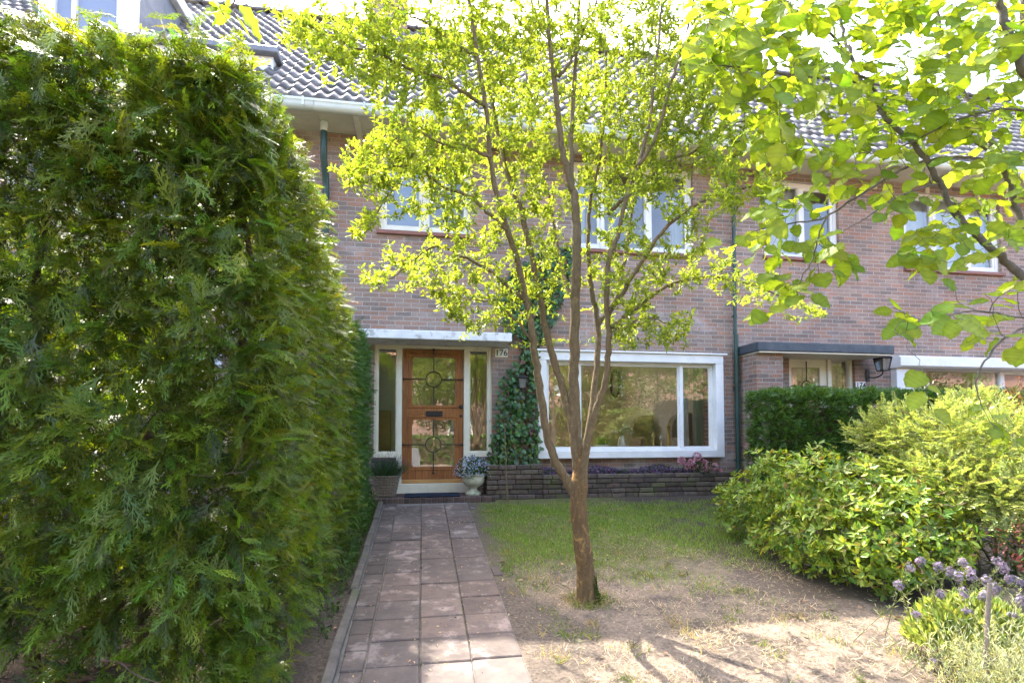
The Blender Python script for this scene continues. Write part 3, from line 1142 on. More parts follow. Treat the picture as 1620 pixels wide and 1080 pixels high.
def house_shell(name, label, x0, x1, holes, bmat, seed, loc):
    h = thing(name, label, 'house', loc)
    wall_mesh(MB(), x0 + .002, x1 - .002, 0.25, TOP + .3, D, .28, holes).build('wall', bmat, h)
    V, Lp, T = roof_mesh(x0, x1, seed)
    rf = from_np('roof', V, Lp, np.arange(len(Lp) // 4) * 4, T, M['roof'], h, True)
    # back slope and ridge tiles
    mb = MB()
    mb.quad((x0, RIDGE_Y, RIDGE_Z), (x1, RIDGE_Y, RIDGE_Z), (x1, RIDGE_Y + 4.5, RIDGE_Z - 4.5), (x0, RIDGE_Y + 4.5, RIDGE_Z - 4.5))
    mb.build('back_roof', M['roof'], h)
    mb = MB()
    n = int((x1 - x0) / .4)
    for i in range(n):
        a = x0 + (x1 - x0) * i / n
        b_ = x0 + (x1 - x0) * (i + 1) / n
        t = random.uniform(.7, 1.1)
        mb.cur = (t, t, t)
        pr = [(RIDGE_Y + .13 * math.cos(q), RIDGE_Z - .02 + .12 * math.sin(q)) for q in np.linspace(0, math.pi, 9)]
        mb.prism_x(pr, a, b_ - .004)
        pr = [(RIDGE_Y + .15 * math.cos(q), RIDGE_Z - .02 + .142 * math.sin(q)) for q in np.linspace(0, math.pi, 9)]
        mb.prism_x(pr, b_ - .05, b_ - .002)
    mb.build('ridge', M['roof'], rf, True)
    # gutter
    pr = []
    for q in np.linspace(math.pi, 2 * math.pi, 12):
        pr.append((6.93 + .068 * math.cos(q), 5.66 + .075 * math.sin(q)))
    outer = [(6.862 - .012, 5.70), (6.862 - .012, 5.672)] + pr + [(7.005, 5.67), (6.99, 5.67)] + [(6.93 + .06 * math.cos(q), 5.662 + .066 * math.sin(q)) for q in np.linspace(2 * math.pi, math.pi, 12)] + [(6.866, 5.70)]
    gt = MB().prism_x(outer, x0 + .002, x1 - .002).build('gutter', M['gutter'], h, 2)
    x = x0 + .6
    while x < x1 - .1:
        MB().box(x, x + .025, 6.843, 6.85, 5.6, 5.71).build('gutter_bracket', M['gutter'], gt)
        x += .75
    # boarded soffit with brackets
    mb = MB()
    n = 6
    for i in range(n):
        ya, yb = 7.0 + (D - 7.0) * i / n, 7.0 + (D - 7.0) * (i + 1) / n
        mb.box(x0 + .003, x1 - .003, ya, yb - .004, 5.655, 5.68)
    mb.box(x0 + .003, x1 - .003, 6.99, 7.0, 5.62, 5.70)
    sf = mb.build('soffit', M['soffit'], h)
    x = x0 + .45
    while x < x1 - .1:
        mb = MB()
        mb.box(x, x + .07, 7.003, D - .002, 5.60, 5.653, .006)
        mb.box(x - .004, x + .074, D - .03, D - .001, 5.50, 5.598, .006)
        mb.build('eave_bracket', M['soffit'], sf)
        x += 1.0
    # rooms behind the windows
    mb = MB()
    zf, zm, zc = FL, 3.55, TOP + .2
    yb = D + 4.6
    for za, zb in ((zf, zm - .12), (zm + .12, zc)):
        wall_mesh(mb, x0 + .1, x1 - .1, za, zb, yb, .1, [(x0 + 2.78, x0 + 4.0, za + .1, zb - .12), (x0 + .15, x0 + .8, za + .4, zb - .25)])  # unseen rear openings, added to let daylight into the rooms
        mb.quad((x0 + .1, D + .282, za), (x0 + .1, yb, za), (x0 + .1, yb, zb), (x0 + .1, D + .282, zb))
        mb.quad((x1 - .1, D + .282, za), (x1 - .1, yb, za), (x1 - .1, yb, zb), (x1 - .1, D + .282, zb))
        mb.quad((x0 + .1, D + .282, zb), (x1 - .1, D + .282, zb), (x1 - .1, yb, zb), (x0 + .1, yb, zb))
    mb.build('interior_wall', M['plaster'], h)
    mb = MB()
    for za in (zf, zm + .12):
        mb.quad((x0 + .1, D + .282, za), (x1 - .1, D + .282, za), (x1 - .1, yb, za), (x0 + .1, yb, za))
    mb.build('interior_floor', M['floor'], h)
    return h, rf


# ------------------------------------------------------------ number 176
fx0, fx1 = WX(592, D + .04), WX(778, D + .04)
fz1 = WZ(690, 546, D + .04)
sz0 = 1.195
dx0, dx1 = WX(637, D + .09), WX(733, D + .09)
px0, px1 = dx0 - .075, dx1 + .08
bw = [WX(851, D - .1), WX(1144, D - .1), WZ(1000, 724, D - .1), WZ(1000, 559, D - .1)]
win176a = (WX(597, D), WX(745, D), WZ(670, 368, D), 5.56)
win176b = (WX(907, D), WX(1100, D), WZ(1040, 402, D) + .02, 5.56)
holes = [(fx0, fx1, sz0, fz1), (px0, px1, .7, sz0), (bw[0] + .12, bw[1] - .12, bw[2] + .1, bw[3] - .1), win176a, win176b]
H, RF = house_shell('terraced_house', 'brown brick terraced house with orange wooden front door and wide white window', XA, XB, holes, M['brick'], 3, ((XA + XB) / 2, D, .65))

framed_window(H, *win176a[:4], [win176a[0] + .62, ], D + .05, M['cream'], M['glass_up'], label='pale upstairs window with a grey blue blind down')
wna = [o for o in COL.objects if o.name.startswith('window')][-1]
MB().box(win176a[0] + .07, win176a[0] + .57, D + .16, D + .165, win176a[2] + .05, win176a[3] - .05).build('blind', M['blind'], wna)
wnb = framed_window(H, *win176b[:4], [WX(956, D), WX(1029, D)], D + .05, M['white'], M['glass_up'], sashes=[1, 0, 1], label='triple upstairs window with net curtains')
curtain_mesh(WX(1062, D + .2), win176b[1] - .03, win176b[2] + .05, win176b[3] - .05, D + .2, 5, .02).build('curtain', M['net'], wnb, True)
curtain_mesh(win176b[0] + .03, win176b[0] + .25, win176b[2] + .05, win176b[3] - .05, D + .2, 4, .02).build('curtain', M['net'], wnb, True)

# big ground floor window: a deep white box casing round three lights
mb = MB()
a, b_, c, d = bw
cw = .125
mb.box(a, b_, D - .12, D + .1, d - cw, d, .006)
mb.box(a, b_, D - .12, D + .1, c, c + cw * .85, .006)
mb.box(a, a + cw, D - .118, D + .1, c + cw * .85, d - cw, .006)
mb.box(b_ - cw, b_, D - .118, D + .1, c + cw * .85, d - cw, .006)
mb.box(a - .03, b_ + .05, D - .15, D - .0, d + .002, d + .028, .004)
posts = [WX(914, D + .02), WX(1075, D + .02)]
x0, x1, z0, z1 = a + cw, b_ - cw, c + cw * .85, d - cw
fr = .035
yw = D - .02
mb.box(x0, x1, yw, yw + .07, z1 - fr, z1, .004)
mb.box(x0, x1, yw, yw + .07, z0, z0 + fr, .004)
mb.box(x0, x0 + fr, yw, yw + .07, z0 + fr, z1 - fr, .004)
mb.box(x1 - fr, x1, yw, yw + .07, z0 + fr, z1 - fr, .004)
for p in posts:
    mb.box(p - .025, p + .025, yw - .01, yw + .07, z0 + fr, z1 - fr, .004)
panes = []
xsp = [x0 + fr] + posts + [x1 - fr]
for i in range(3):
    q0, q1 = xsp[i] + (.025 if i else 0), xsp[i + 1] - (.025 if i < 2 else 0)
    s = .02
    mb.box(q0, q1, yw + .012, yw + .05, z1 - fr - s, z1 - fr, .003)
    mb.box(q0, q1, yw + .012, yw + .05, z0 + fr, z0 + fr + s, .003)
    mb.box(q0, q0 + s, yw + .012, yw + .05, z0 + fr + s, z1 - fr - s, .003)
    mb.box(q1 - s, q1, yw + .012, yw + .05, z0 + fr + s, z1 - fr - s, .003)
    panes.append(MB().quad((q0 + s, yw + .03, z0 + fr + s), (q1 - s, yw + .03, z0 + fr + s), (q1 - s, yw + .03, z1 - fr - s), (q0 + s, yw + .03, z1 - fr - s)))
BW = mb.build('window', M['white'], H)
BW['label'] = 'wide ground floor window in a deep white box casing'
for pn_ in panes:
    pn_.build('pane', M['glass'], BW)
SILLZ = z0 + .01
MB().box(x0 - .05, x1 + .05, D + .075, D + .52, SILLZ - .06, SILLZ, .004).build('inner_sill', M['white'], BW)

# front door assembly
mb = MB()
yf = D + .04
ft = .052
mb.box(fx0, fx1, yf, yf + .09, fz1 - ft, fz1, .004)
mb.box(fx0, fx0 + .045, yf, yf + .09, sz0, fz1 - ft, .004)
mb.box(fx1 - .05, fx1, yf, yf + .09, sz0, fz1 - ft, .004)
mb.box(px0, dx0 - .004, yf - .002, yf + .09, FL + .03, fz1 - ft, .004)
mb.box(dx1 + .004, px1, yf - .002, yf + .09, FL + .03, fz1 - ft, .004)
mb.box(fx0 + .045, px0, yf, yf + .09, sz0, sz0 + .065, .004)
mb.box(px1, fx1 - .05, yf, yf + .09, sz0, sz0 + .065, .004)
mb.box(px0 - .03, px1 + .03, yf - .03, yf + .1, FL - .12, FL + .03, .004)
DF = mb.build('door_frame', M['cream'], H)
yg = yf + .05
for q0, q1 in ((fx0 + .045, px0), (px1, fx1 - .05)):
    MB().quad((q0, yg, sz0 + .065), (q1, yg, sz0 + .065), (q1, yg, fz1 - ft), (q0, yg, fz1 - ft)).build('side_pane', M['glass'], DF)
for q0, q1 in ((fx0 + .045, px0), (px1, fx1 - .05)):
    s = .016
    mb = MB()
    za, zb = sz0 + .065, fz1 - ft
    mb.box(q0, q0 + s, yf + .02, yf + .07, za, zb); mb.box(q1 - s, q1, yf + .02, yf + .07, za, zb)
    mb.box(q0 + s, q1 - s, yf + .02, yf + .07, za, za + s); mb.box(q0 + s, q1 - s, yf + .02, yf + .07, zb - s, zb)
    mb.build('glazing_bead', M['cream'], DF)
# brick apron under the side lights
MB().box(fx0 - .02, px0 - .002, D - .03, D + .03, sz0 - .07, sz0 - .003, .006).build('brick_sill', M['step_brick'], H)
MB().box(px1 + .002, fx1 + .02, D - .03, D + .03, sz0 - .07, sz0 - .003, .006).build('brick_sill', M['step_brick'], H)


def rrect(x0, x1, z0, z1, r, n=6):
    pts = []
    for cx, cz, a0 in ((x1 - r, z1 - r, 0), (x0 + r, z1 - r, 90), (x0 + r, z0 + r, 180), (x1 - r, z0 + r, 270)):
        for k in range(n + 1):
            q = math.radians(a0 + 90 * k / n)
            pts.append((cx + r * math.cos(q), cz + r * math.sin(q)))
    return pts


def plate_with_hole(mb, x0, x1, z0, z1, hx0, hx1, hz0, hz1, r, y0, y1):
    """rectangular panel with a round-cornered opening"""
    inner = rrect(hx0, hx1, hz0, hz1, r)
    cx, cz = (hx0 + hx1) / 2, (hz0 + hz1) / 2
    outer = []
    for x, z in inner:
        dx, dz = x - cx, z - cz
        tx = ((x1 - cx) / dx if dx > 0 else (x0 - cx) / dx) if abs(dx) > 1e-9 else 1e9
        tz = ((z1 - cz) / dz if dz > 0 else (z0 - cz) / dz) if abs(dz) > 1e-9 else 1e9
        t = min(tx, tz)
        outer.append((cx + dx * t, cz + dz * t))
    # keep exact corners
    for X_, Z_ in ((x1, z1), (x0, z1), (x0, z0), (x1, z0)):
        k = min(range(len(outer)), key=lambda q: (outer[q][0] - X_) ** 2 + (outer[q][1] - Z_) ** 2)
        outer[k] = (X_, Z_)
    n = len(inner)
    vs = [(x, y0, z) for x, z in outer] + [(x, y0, z) for x, z in inner] + [(x, y1, z) for x, z in inner] + [(x, y1, z) for x, z in outer]
    fs = []
    for i in range(n):
        j = (i + 1) % n
        fs += [(i, j, n + j, n + i), (n + i, n + j, 2 * n + j, 2 * n + i), (2 * n + i, 2 * n + j, 3 * n + j, 3 * n + i), (3 * n + i, 3 * n + j, j, i)]
    mb.add(vs, fs)


yd = yf + .035
dz0, dz1 = FL + .085, fz1 - ft - .006
dxa, dxb = dx0 + .002, dx1 - .002
Dp = lambda py: WZ(685, py, yd)
Dx = lambda px: WX(px, yd, 640)
zmid = Dp(655)
mb = MB()
plate_with_hole(mb, dxa, dxb, zmid, dz1, Dx(652), Dx(720), Dp(641), Dp(565), .045, yd, yd + .045)
plate_with_hole(mb, dxa, dxb, dz0, zmid - .0015, Dx(652), Dx(719), Dp(738), Dp(664), .045, yd, yd + .045)
# raised mouldings
for zb, zt in ((Dp(645), Dp(559)), (Dp(743), Dp(658.5))):
    xa, xb_ = Dx(646), Dx(725)
    m_ = .014
    mb.box(xa, xb_, yd - .012, yd + .002, zt - m_, zt, .003); mb.box(xa, xb_, yd - .012, yd + .002, zb, zb + m_, .003)
    mb.box(xa, xa + m_, yd - .012, yd + .002, zb + m_, zt - m_, .003); mb.box(xb_ - m_, xb_, yd - .012, yd + .002, zb + m_, zt - m_, .003)
DOOR = mb.build('front_door', M['door_wood'], H)
for zb, zt in ((Dp(642), Dp(564)), (Dp(739), Dp(663))):
    MB().quad((Dx(651), yd + .03, zb), (Dx(721), yd + .03, zb), (Dx(721), yd + .03, zt), (Dx(651), yd + .03, zt)).build('door_pane', M['glass'], DOOR)
MB().box(dxa - .02, dxb + .02, yd - .03, yd + .04, FL + .032, dz0 - .003, .008).build('kick_board', M['light_wood'], DOOR)
for zb, zt in ((Dp(640), Dp(553)), (Dp(747), Dp(662))):
    mb = MB()
    zc_ = (Dp(600) if zt > zmid else Dp(703))
    xc_ = Dx(686)
    yr = yd - .02
    R_ = .108
    ring = [(xc_ + R_ * math.cos(q), yr, zc_ + R_ * math.sin(q)) for q in np.linspace(0, 2 * math.pi, 33)]
    mb.tube(ring, .0065, 6, False)
    mb.tube([(xc_, yr, zc_ + R_), (xc_, yr, zt)], .007, 6)
    mb.tube([(xc_, yr, zb), (xc_, yr, zc_ - R_)], .007, 6)
    mb.tube([(dxa + .01, yr, zc_), (xc_ - R_, yr, zc_)], .007, 6)
    mb.tube([(xc_ + R_, yr, zc_), (dxb - .01, yr, zc_)], .007, 6)
    for q in ((dxa + .014, zc_), (dxb - .014, zc_), (xc_, (zt if zt > zmid else zb))):
        mb.lathe([(.014, -.014), (.016, 0), (.012, .018), (.004, .024)], (q[0], yr, q[1]), 10, 'y')
        mb.tube([(q[0], yr, q[1]), (q[0], yd + .004, q[1])], .005, 6)
    mb.build('ring_grille', M['iron'], DOOR, 2)
lx0, lx1, lz0, lz1 = Dx(674), Dx(700), Dp(659.5), Dp(650)
mb = MB().box(lx0, lx1, yd - .012, yd + .001, lz0, lz1, .004)
mb.box(lx0 + .02, lx1 - .02, yd - .018, yd - .010, lz0 + .018, lz1 - .022, .003)
LB = mb.build('letter_plate', M['iron'], DOOR)
mb = MB()
for px_ in (729, ):
    mb.lathe([(.02, .0), (.022, -.006), (.011, -.012), (.011, -.035), (.026, -.045), (.03, -.06), (.022, -.072), (.004, -.076)], (Dx(px_), yd - .001, Dp(643.5)), 16, 'y')
mb.v = [(x, 2 * (yd - .001) - y, z) for x, y, z in mb.v]
mb.build('knob', M['iron'], DOOR, 2)
mb = MB().lathe([(.018, 0), (.02, .006), (.014, .014), (.003, .016)], (Dx(729.5), yd - .001, Dp(657.5)), 14, 'y')
mb.build('lock', M['iron'], DOOR, 2)

# canopy over the door
cz0, cz1 = WZ(690, 537, 7.0), WZ(690, 523, 7.0)
mb = MB().box(-.93, WX(810, 7.0), 7.0, D - .001, cz0, cz1, .008)
CN = mb.build('door_canopy', M['render_white'], H)
CN['label'] = 'flat white canopy with stained front edge'
# hall behind the door
MB().box(1.28, 1.4, D + .285, D + 4.59, FL + .001, 3.4).build('hall_wall', M['plaster'], H)
MB().box(-.55, 1.279, D + 2.4, D + 2.5, FL + .001, 3.4).build('hall_wall', M['plaster'], H)
MB().box(-1.25, -.29, D + .52, D + .6, FL + .001, 3.4).build('hall_wall', M['plaster'], H)
mb = MB()
mb.box(-1.1, WX(619, D + .4), D + .36, D + .515, FL + .002, FL + 1.05, .01)
mb.build('hall_cupboard', M['light_wood'], H)
# doorstep: header bricks along the front edge
sx0, sx1, sy0 = -.78, WX(783, 6.99, 790), 6.985
st = WZ(685, 787, 6.985)
mb = MB()
mb.box(sx0 + .01, sx1 - .01, sy0 + .012, D + .035, .4, st - .006)
stp = mb.build('doorstep', M['mortar'], H)
mb = MB()
x = sx0
rr_ = random.Random(8)
while x < sx1 - .03:
    t = rr_.uniform(.75, 1.2)
    mb.cur = (t, t * rr_.uniform(.9, 1), t * rr_.uniform(.88, 1))
    mb.box(x + .004, min(x + .066, sx1), sy0 + rr_.uniform(0, .004), sy0 + .2, st - .1, st + rr_.uniform(-.003, .002), .005)
    mb.box(x + .004, min(x + .066, sx1), sy0 + rr_.uniform(.004, .008), sy0 + .1, st - .3, st - .108, .005)
    x += .07
for j in range(5):
    y0 = sy0 + .208 + j * .067
    x = sx0 - (j % 2) * .1
    while x < sx1 - .03:
        a0, a1 = max(x, sx0) + .004, min(x + .206, sx1)
        if a1 - a0 > .02 and y0 + .06 < D + .03:
            t = rr_.uniform(.75, 1.2)
            mb.cur = (t, t * .95, t * .93)
            mb.box(a0, a1, y0 + .003, y0 + .062, st - .05, st + rr_.uniform(-.003, .002), .005)
        x += .21
mb.build('step_brick', M['step_brick'], stp)

# downpipes
def pipe(house, x, z0, z1, r, lower=None):
    mb = MB()
    y = D - .07
    zs_ = lower or z0
    mb.lathe([(r, zs_), (r, z1)], (x, y, 0), 14)
    mb.lathe([(r * 1.25, zs_ - .01), (r * 1.25, zs_ + .06)], (x, y, 0), 14)
    if lower:
        mb.lathe([(r * 1.45, z0), (r * 1.45, zs_ - .012)], (x + .012, y, 0), 14)
    z = z0 + .5
    while z < z1 - .2:
        rr2 = r * (1.5 if lower and z < lower else 1.06)
        mb.lathe([(rr2 + .006, z), (rr2 + .006, z + .03)], (x + (.012 if lower and z < lower else 0), y, 0), 14)
        mb.box(x - .008, x + .008, y, D, z + .004, z + .026)
        z += 1.1
    return mb.build('downpipe', M['green_pipe'], house, 2)


xp = WX(1165, D - .07, 600)
pd = pipe(H, xp - .005, .6, 5.64, .024, WZ(1165, 528, D - .07))
pd['label'] = 'dark green downpipe with a thicker lower length'
xq = WX(512, D - .3, 200)
mb = MB()
mb.lathe([(.045, 5.3), (.045, 5.53)], (xq, 7.28, 0), 14)
mb.tube([(xq, 7.28, 5.31), (xq, 7.3, 5.15), (xq, 7.44, 5.0), (xq, 7.48, 4.85), (xq, 7.48, .6)], .045, 12)
o = mb.build('downpipe', M['green_pipe'], H, 2)
MB().lathe([(.036, 5.5), (.05, 5.53), (.05, 5.64)], (xq, 7.28, 0), 14).build('pipe_collar', M['gutter'], o, 2)

# chimney
cx0, cx1 = WX(579, RIDGE_Y), WX(604, RIDGE_Y)
mb = MB().box(cx0, cx1 + .45, RIDGE_Y - .3, RIDGE_Y + .4, RIDGE_Z - .6, RIDGE_Z + 1.0)
ch = mb.build('chimney', M['brick2'], RF)
ch['label'] = 'brown brick chimney'
MB().box(cx0 - .05, cx1 + .5, RIDGE_Y - .35, RIDGE_Y + .45, RIDGE_Z + 1.0, RIDGE_Z + 1.08, .01).build('chimney_cap', M['lead'], RF)
# small flat-roofed dormer whose corner shows above the hedge
p = roof_pt(432, 112)
q = roof_pt(330, 60)
dxr, dyf = p[0], p[1]
zt = WZ(430, 80, dyf)
mb = MB().box(dxr - 2.0, dxr, dyf, dyf + 2.4, p[2] - .1, zt - .09, .005)
o = mb.build('dormer', M['white'], RF)
MB().box(dxr - 2.08, dxr + .08, dyf - .1, dyf + 2.5, zt - .088, zt, .01).build('dormer_roof', M['lead'], RF)

# ------------------------------------------------------------ the house on the left (only its dormer shows)
HL, RL = house_shell('terraced_house', 'house left of the hedge with a blue glazed roof dormer', XL, XA, [(-5.2, -2.6, 4.3, 5.5), (-5.2, -2.6, 1.2, 2.6)], M['brick'], 9, ((XL + XA) / 2, D, .65))
framed_window(HL, -5.2, -2.6, 4.3, 5.5, [-3.9], D + .05, M['white'], M['glass_up'])
framed_window(HL, -5.2, -2.6, 1.2, 2.6, [-3.9], D + .05, M['white'], M['glass_up'])
yo = 8.0
xa, xb_ = WX(60, yo, 20), WX(214, yo, 20)
xm = WX(184, yo, 20)
zb, zt = 6.6, 8.35
mb = MB()
mb.box(xm, xb_, yo, yo + .12, zb, zt, .005)
mb.box(xa, xa + .2, yo, yo + .12, zb, zt, .005)
xk = WX(120, yo, 20)
mb.box(xk - .06, xk, yo, yo + .1, zb, zt - .1, .004)
mb.box(xa + .2, xm, yo, yo + .1, zb, zb + .1, .004)
mb.box(xa - .1, xb_ + .1, yo - .1, yo + 3.2, zt, zt + .22, .01)
dm = mb.build('dormer', M['white'], RL)
dm['label'] = 'white framed roof dormer with blue glazing'
MB().box(xa + .2, xm, yo + .05, yo + .06, zb + .1, zt).build('dormer_sky_pane', M['blind'], RL)  # stands for the glazing, its sky reflection put into the blue colour
mb = MB().box(xa, xa + .06, yo + .121, yo + 3, zb - .5, zt - .002).box(xb_ - .06, xb_, yo + .121, yo + 3, zb - .5, zt - .002)
mb.build('dormer_cheek', M['lead'], RL)

# ------------------------------------------------------------ number 174
n_y = D + .1
nx0, nx1 = WX(1242, n_y), WX(1345, n_y)
nz1 = WZ(1290, 561, n_y)
win174a = (WX(1213, D), WX(1333, D), WZ(1270, 408, D), 5.52)
win174b = (WX(1437, D), WX(1591, D), WZ(1510, 428, D), 5.52)
yb_ = D - .02
shx0, shx1 = WX(1436, D), WX(1642, D)
w174 = (shx0, shx1, 1.2, WZ(1500, 580, D))
holes = [win174a, win174b, w174, (nx0, nx1, .7, nz1)]
H2, RF2 = house_shell('terraced_house', 'neighbouring brick house on the right with dark grey door canopy', XB, XR, holes, M['brick2'], 5, ((XB + XR) / 2, D, .65))
w1 = framed_window(H2, *win174a, [(win174a[0] + win174a[1]) / 2 + .02], D + .05, M['white'], M['glass_up'], sashes=[0, 1])
curtain_mesh(win174a[0] + .05, win174a[1] - .5, win174a[2] + .05, win174a[3] - .05, D + .2, 5, .02).build('curtain', M['net'], w1, True)
q = win174b
w2 = framed_window(H2, *q, [q[0] + (q[1] - q[0]) * t for t in (.34, .68)], D + .05, M['white'], M['glass_up'], sashes=[1, 0, 1])
curtain_mesh(q[0] + .05, q[1] - .05, q[2] + .05, q[3] - .05, D + .22, 9, .02).build('curtain', M['net'], w2, True)
w3 = framed_window(H2, *w174, [WX(1588, D)], D + .03, M['white'], M['glass'], sashes=[0, 1])
curtain_mesh(WX(1540, D + .3), WX(1580, D + .3), 1.25, w174[3] - .03, D + .3, 5, .025).build('curtain', M['curtain'], w3, True)
# roller shutter box above that window
za, zb = WZ(1440, 581, D - .2), WZ(1440, 562, D - .2)
sx = WX(1426, D - .22)
prof = [(D - .001, za), (D - .18, za), (D - .22, za + .03), (D - .22, zb - .035), (D - .18, zb), (D - .001, zb)]
MB().prism_x(prof, sx, shx1 + .1).build('shutter_box', M['white'], H2)
mb = MB().box(sx + .02, shx0 - .002, D - .12, D - .001, 1.1, za - .002, .005)
mb.build('shutter_rail', M['white'], H2)
# canopy, pier and recessed door
kz1, kz0 = WZ(1300, 543, 7.0), WZ(1300, 557, 7.0)
MB().box(WX(1200, 7.0), WX(1417, 7.0), 7.0, D - .001, kz0, kz1 , .01).build('door_canopy', M['dark_canopy'], H2)
MB().box(WX(1204, 7.0) , WX(1412, 7.0), 7.02, D + .3, kz0 - .02, kz0 - .002).build('canopy_soffit', M['cream'], H2)
wall_mesh(MB(), WX(1197, 7.12), WX(1239, 7.12), .3, kz0 - .022, 7.12, D - 7.12 - .002, []).build('porch_pier', M['brick2'], H2)
mb = MB()
yN = n_y - .05
mb.box(nx0, nx1, yN, yN + .09, nz1 - .06, nz1, .004)
mb.box(nx0, nx0 + .05, yN, yN + .09, FL, nz1 - .06, .004)
mb.box(nx1 - .05, nx1, yN, yN + .09, FL, nz1 - .06, .004)
nm = WX(1309, n_y)
mb.box(nm - .035, nm + .035, yN - .002, yN + .09, FL, nz1 - .06, .004)
df2 = mb.build('door_frame', M['cream'], H2)
MB().quad((nm + .035, yN + .05, FL), (nx1 - .05, yN + .05, FL), (nx1 - .05, yN + .05, nz1 - .06), (nm + .035, yN + .05, nz1 - .06)).build('side_pane', M['glass'], df2)
mb = MB()
gx0, gx1, gz0, gz1 = WX(1250, n_y), WX(1295, n_y), 1.45, WZ(1270, 581, n_y)
plate_with_hole(mb, nx0 + .055, nm - .04, FL + .02, nz1 - .065, gx0, gx1, gz0, gz1, .03, yN + .02, yN + .065)
d2 = mb.build('front_door', M['cream'], H2)
MB().quad((gx0 - .01, yN + .045, gz0 - .01), (gx1 + .01, yN + .045, gz0 - .01), (gx1 + .01, yN + .045, gz1 + .01), (gx0 - .01, yN + .045, gz1 + .01)).build('door_pane', M['glass'], d2)
mb = MB()
xc_, zc_, yr = (gx0 + gx1) / 2, WZ(1270, 611, n_y), yN
mb.tube([(xc_ + .085 * math.cos(t), yr, zc_ + .085 * math.sin(t)) for t in np.linspace(0, 2 * math.pi, 29)], .008, 6, False)
mb.tube([(xc_, yr, zc_ + .085), (xc_, yr, WZ(1270, 572, n_y))], .008, 6)
mb.tube([(nx0 + .06, yr, zc_), (xc_ - .085, yr, zc_)], .008, 6)
mb.tube([(xc_ + .085, yr, zc_), (nm - .05, yr, zc_)], .008, 6)
mb.build('ring_grille', M['iron'], d2, 2)
for a, b_ in ((nx0 - .3, nx0 - .004), (nx1 + .004, nx1 + .3)):        # hall walls behind the recessed door
    MB().box(a, b_, D + .285, D + 1.4, FL, nz1 + .2).build('hall_wall', M['plaster'], H2)
MB().box(WX(1197, 7.1), WX(1345, 7.1), 6.9, D + .24, .4, FL - .03, .01).build('doorstep', M['kerb'], H2)

# ------------------------------------------------------------ numbers, lanterns
def number_plate(txt, px0_, px1_, py0, py1, y, pm, label):
    x0, x1 = WX(px0_, y), WX(px1_, y)
    z0, z1 = WZ(px0_, py1, y), WZ(px0_, py0, y)
    mb = MB().box(x0, x1, y - .012, y - .001, z0, z1, .004)
    o = mb.build('house_number', pm, loc=((x0 + x1) / 2, y, z0))
    tag(o, label, 'house number')
    cv = bpy.data.curves.new('digits', 'FONT')
    cv.body = txt
    cv.size = (z1 - z0) * .98
    cv.extrude = .0012
    cv.offset = .0012
    cv.align_x = 'CENTER'
    cv.align_y = 'CENTER'
    t = bpy.data.objects.new('digits', cv)
    COL.objects.link(t)
    dg = bpy.context.evaluated_depsgraph_get()
    me = bpy.data.meshes.new_from_object(t.evaluated_get(dg))
    bpy.data.objects.remove(t)
    me.materials.clear()
    me.materials.append(M['digit'])
    t = bpy.data.objects.new('digits', me)
    COL.objects.link(t)
    t.parent = o
    t.rotation_euler = (math.pi / 2, 0, 0)
    wd = max(v.co.x for v in me.vertices) - min(v.co.x for v in me.vertices)
    t.scale = ((x1 - x0) * .84 / wd, 1, 1)
    t.location = (0, -.0135, (z1 - z0) * .5)
    return o


number_plate('176', 783, 803, 551.5, 565, D, M['plate'], 'cream enamel house number plate reading 176 above the ivy')
number_plate('174', 1353, 1369, 603.5, 616, D, M['plate_white'], 'white house number plate reading 174 beside the neighbouring door')


def lantern(label, px, py, y, s, arm_to):
    """a tapered four-sided lantern hanging on a wall bracket"""
    x, z = WX(px, y), WZ(px, py, y)
    t = thing('wall_lantern', label, 'wall lantern', (x, y, z))
    mb = MB()
    hw, tw, h = .055 * s, .085 * s, .19 * s

    def ring(r, zz):
        return [(x + a * r, y + b_ * r, zz) for a, b_ in ((-1, -1), (1, -1), (1, 1), (-1, 1))]
    b0, b1 = ring(hw, z), ring(tw, z + h)
    for k in range(4):
        mb.tube([b0[k], b1[k]], .007 * s, 5)
        mb.tube([b0[k], b0[(k + 1) % 4]], .008 * s, 5)
        mb.tube([b1[k], b1[(k + 1) % 4]], .009 * s, 5)
    mb.build('frame', M['iron'], t)
    mb = MB()
    r1, r2, r3 = ring(tw * 1.18, z + h + .006), ring(tw * .55, z + h + .06 * s), ring(tw * .2, z + h + .075 * s)
    mb.add(r1 + r2 + r3, [(0, 1, 5, 4), (1, 2, 6, 5), (2, 3, 7, 6), (3, 0, 4, 7), (4, 5, 9, 8), (5, 6, 10, 9), (6, 7, 11, 10), (7, 4, 8, 11), (8, 9, 10, 11), (3, 2, 1, 0)])
    mb.lathe([(.014 * s, z + h + .075 * s), (.018 * s, z + h + .09 * s), (.004 * s, z + h + .12 * s)], (x, y, 0), 8)
    mb.build('lamp_cap', M['iron'], t)
    g_ = MB()
    i0, i1 = ring(hw * .93, z + .004), ring(tw * .93, z + h - .004)
    g_.add(i0 + i1, [(0, 1, 5, 4), (1, 2, 6, 5), (2, 3, 7, 6), (3, 0, 4, 7)])
    g_.build('lamp_glass', M['lamp_glass'], t)
    mb = MB()
    ax, az = WX(arm_to[0], D), WZ(arm_to[0], arm_to[1], D)
    mb.box(ax - .035, ax + .035, D - .02, D - .001, az - .1 * s, az + .1 * s, .006)
    mb.tube(spline([(ax, D - .02, az - .03), (ax + (x - ax) * .45, (D + y) / 2, az - .045 * s), (x - (x - ax) * .1, y + .01, z - .06 * s), (x, y, z)], 8), .011 * s, 6)
    mb.build('wall_bracket', M['iron'], t)
    return t


lantern('black wall lantern with frosted glass beside the dark grey canopy', 1397, 586, D - .22, 1.0, (1372, 594))
lantern('dark wall lantern half buried in the ivy', 826, 614, D - .2, .72, (816, 606))

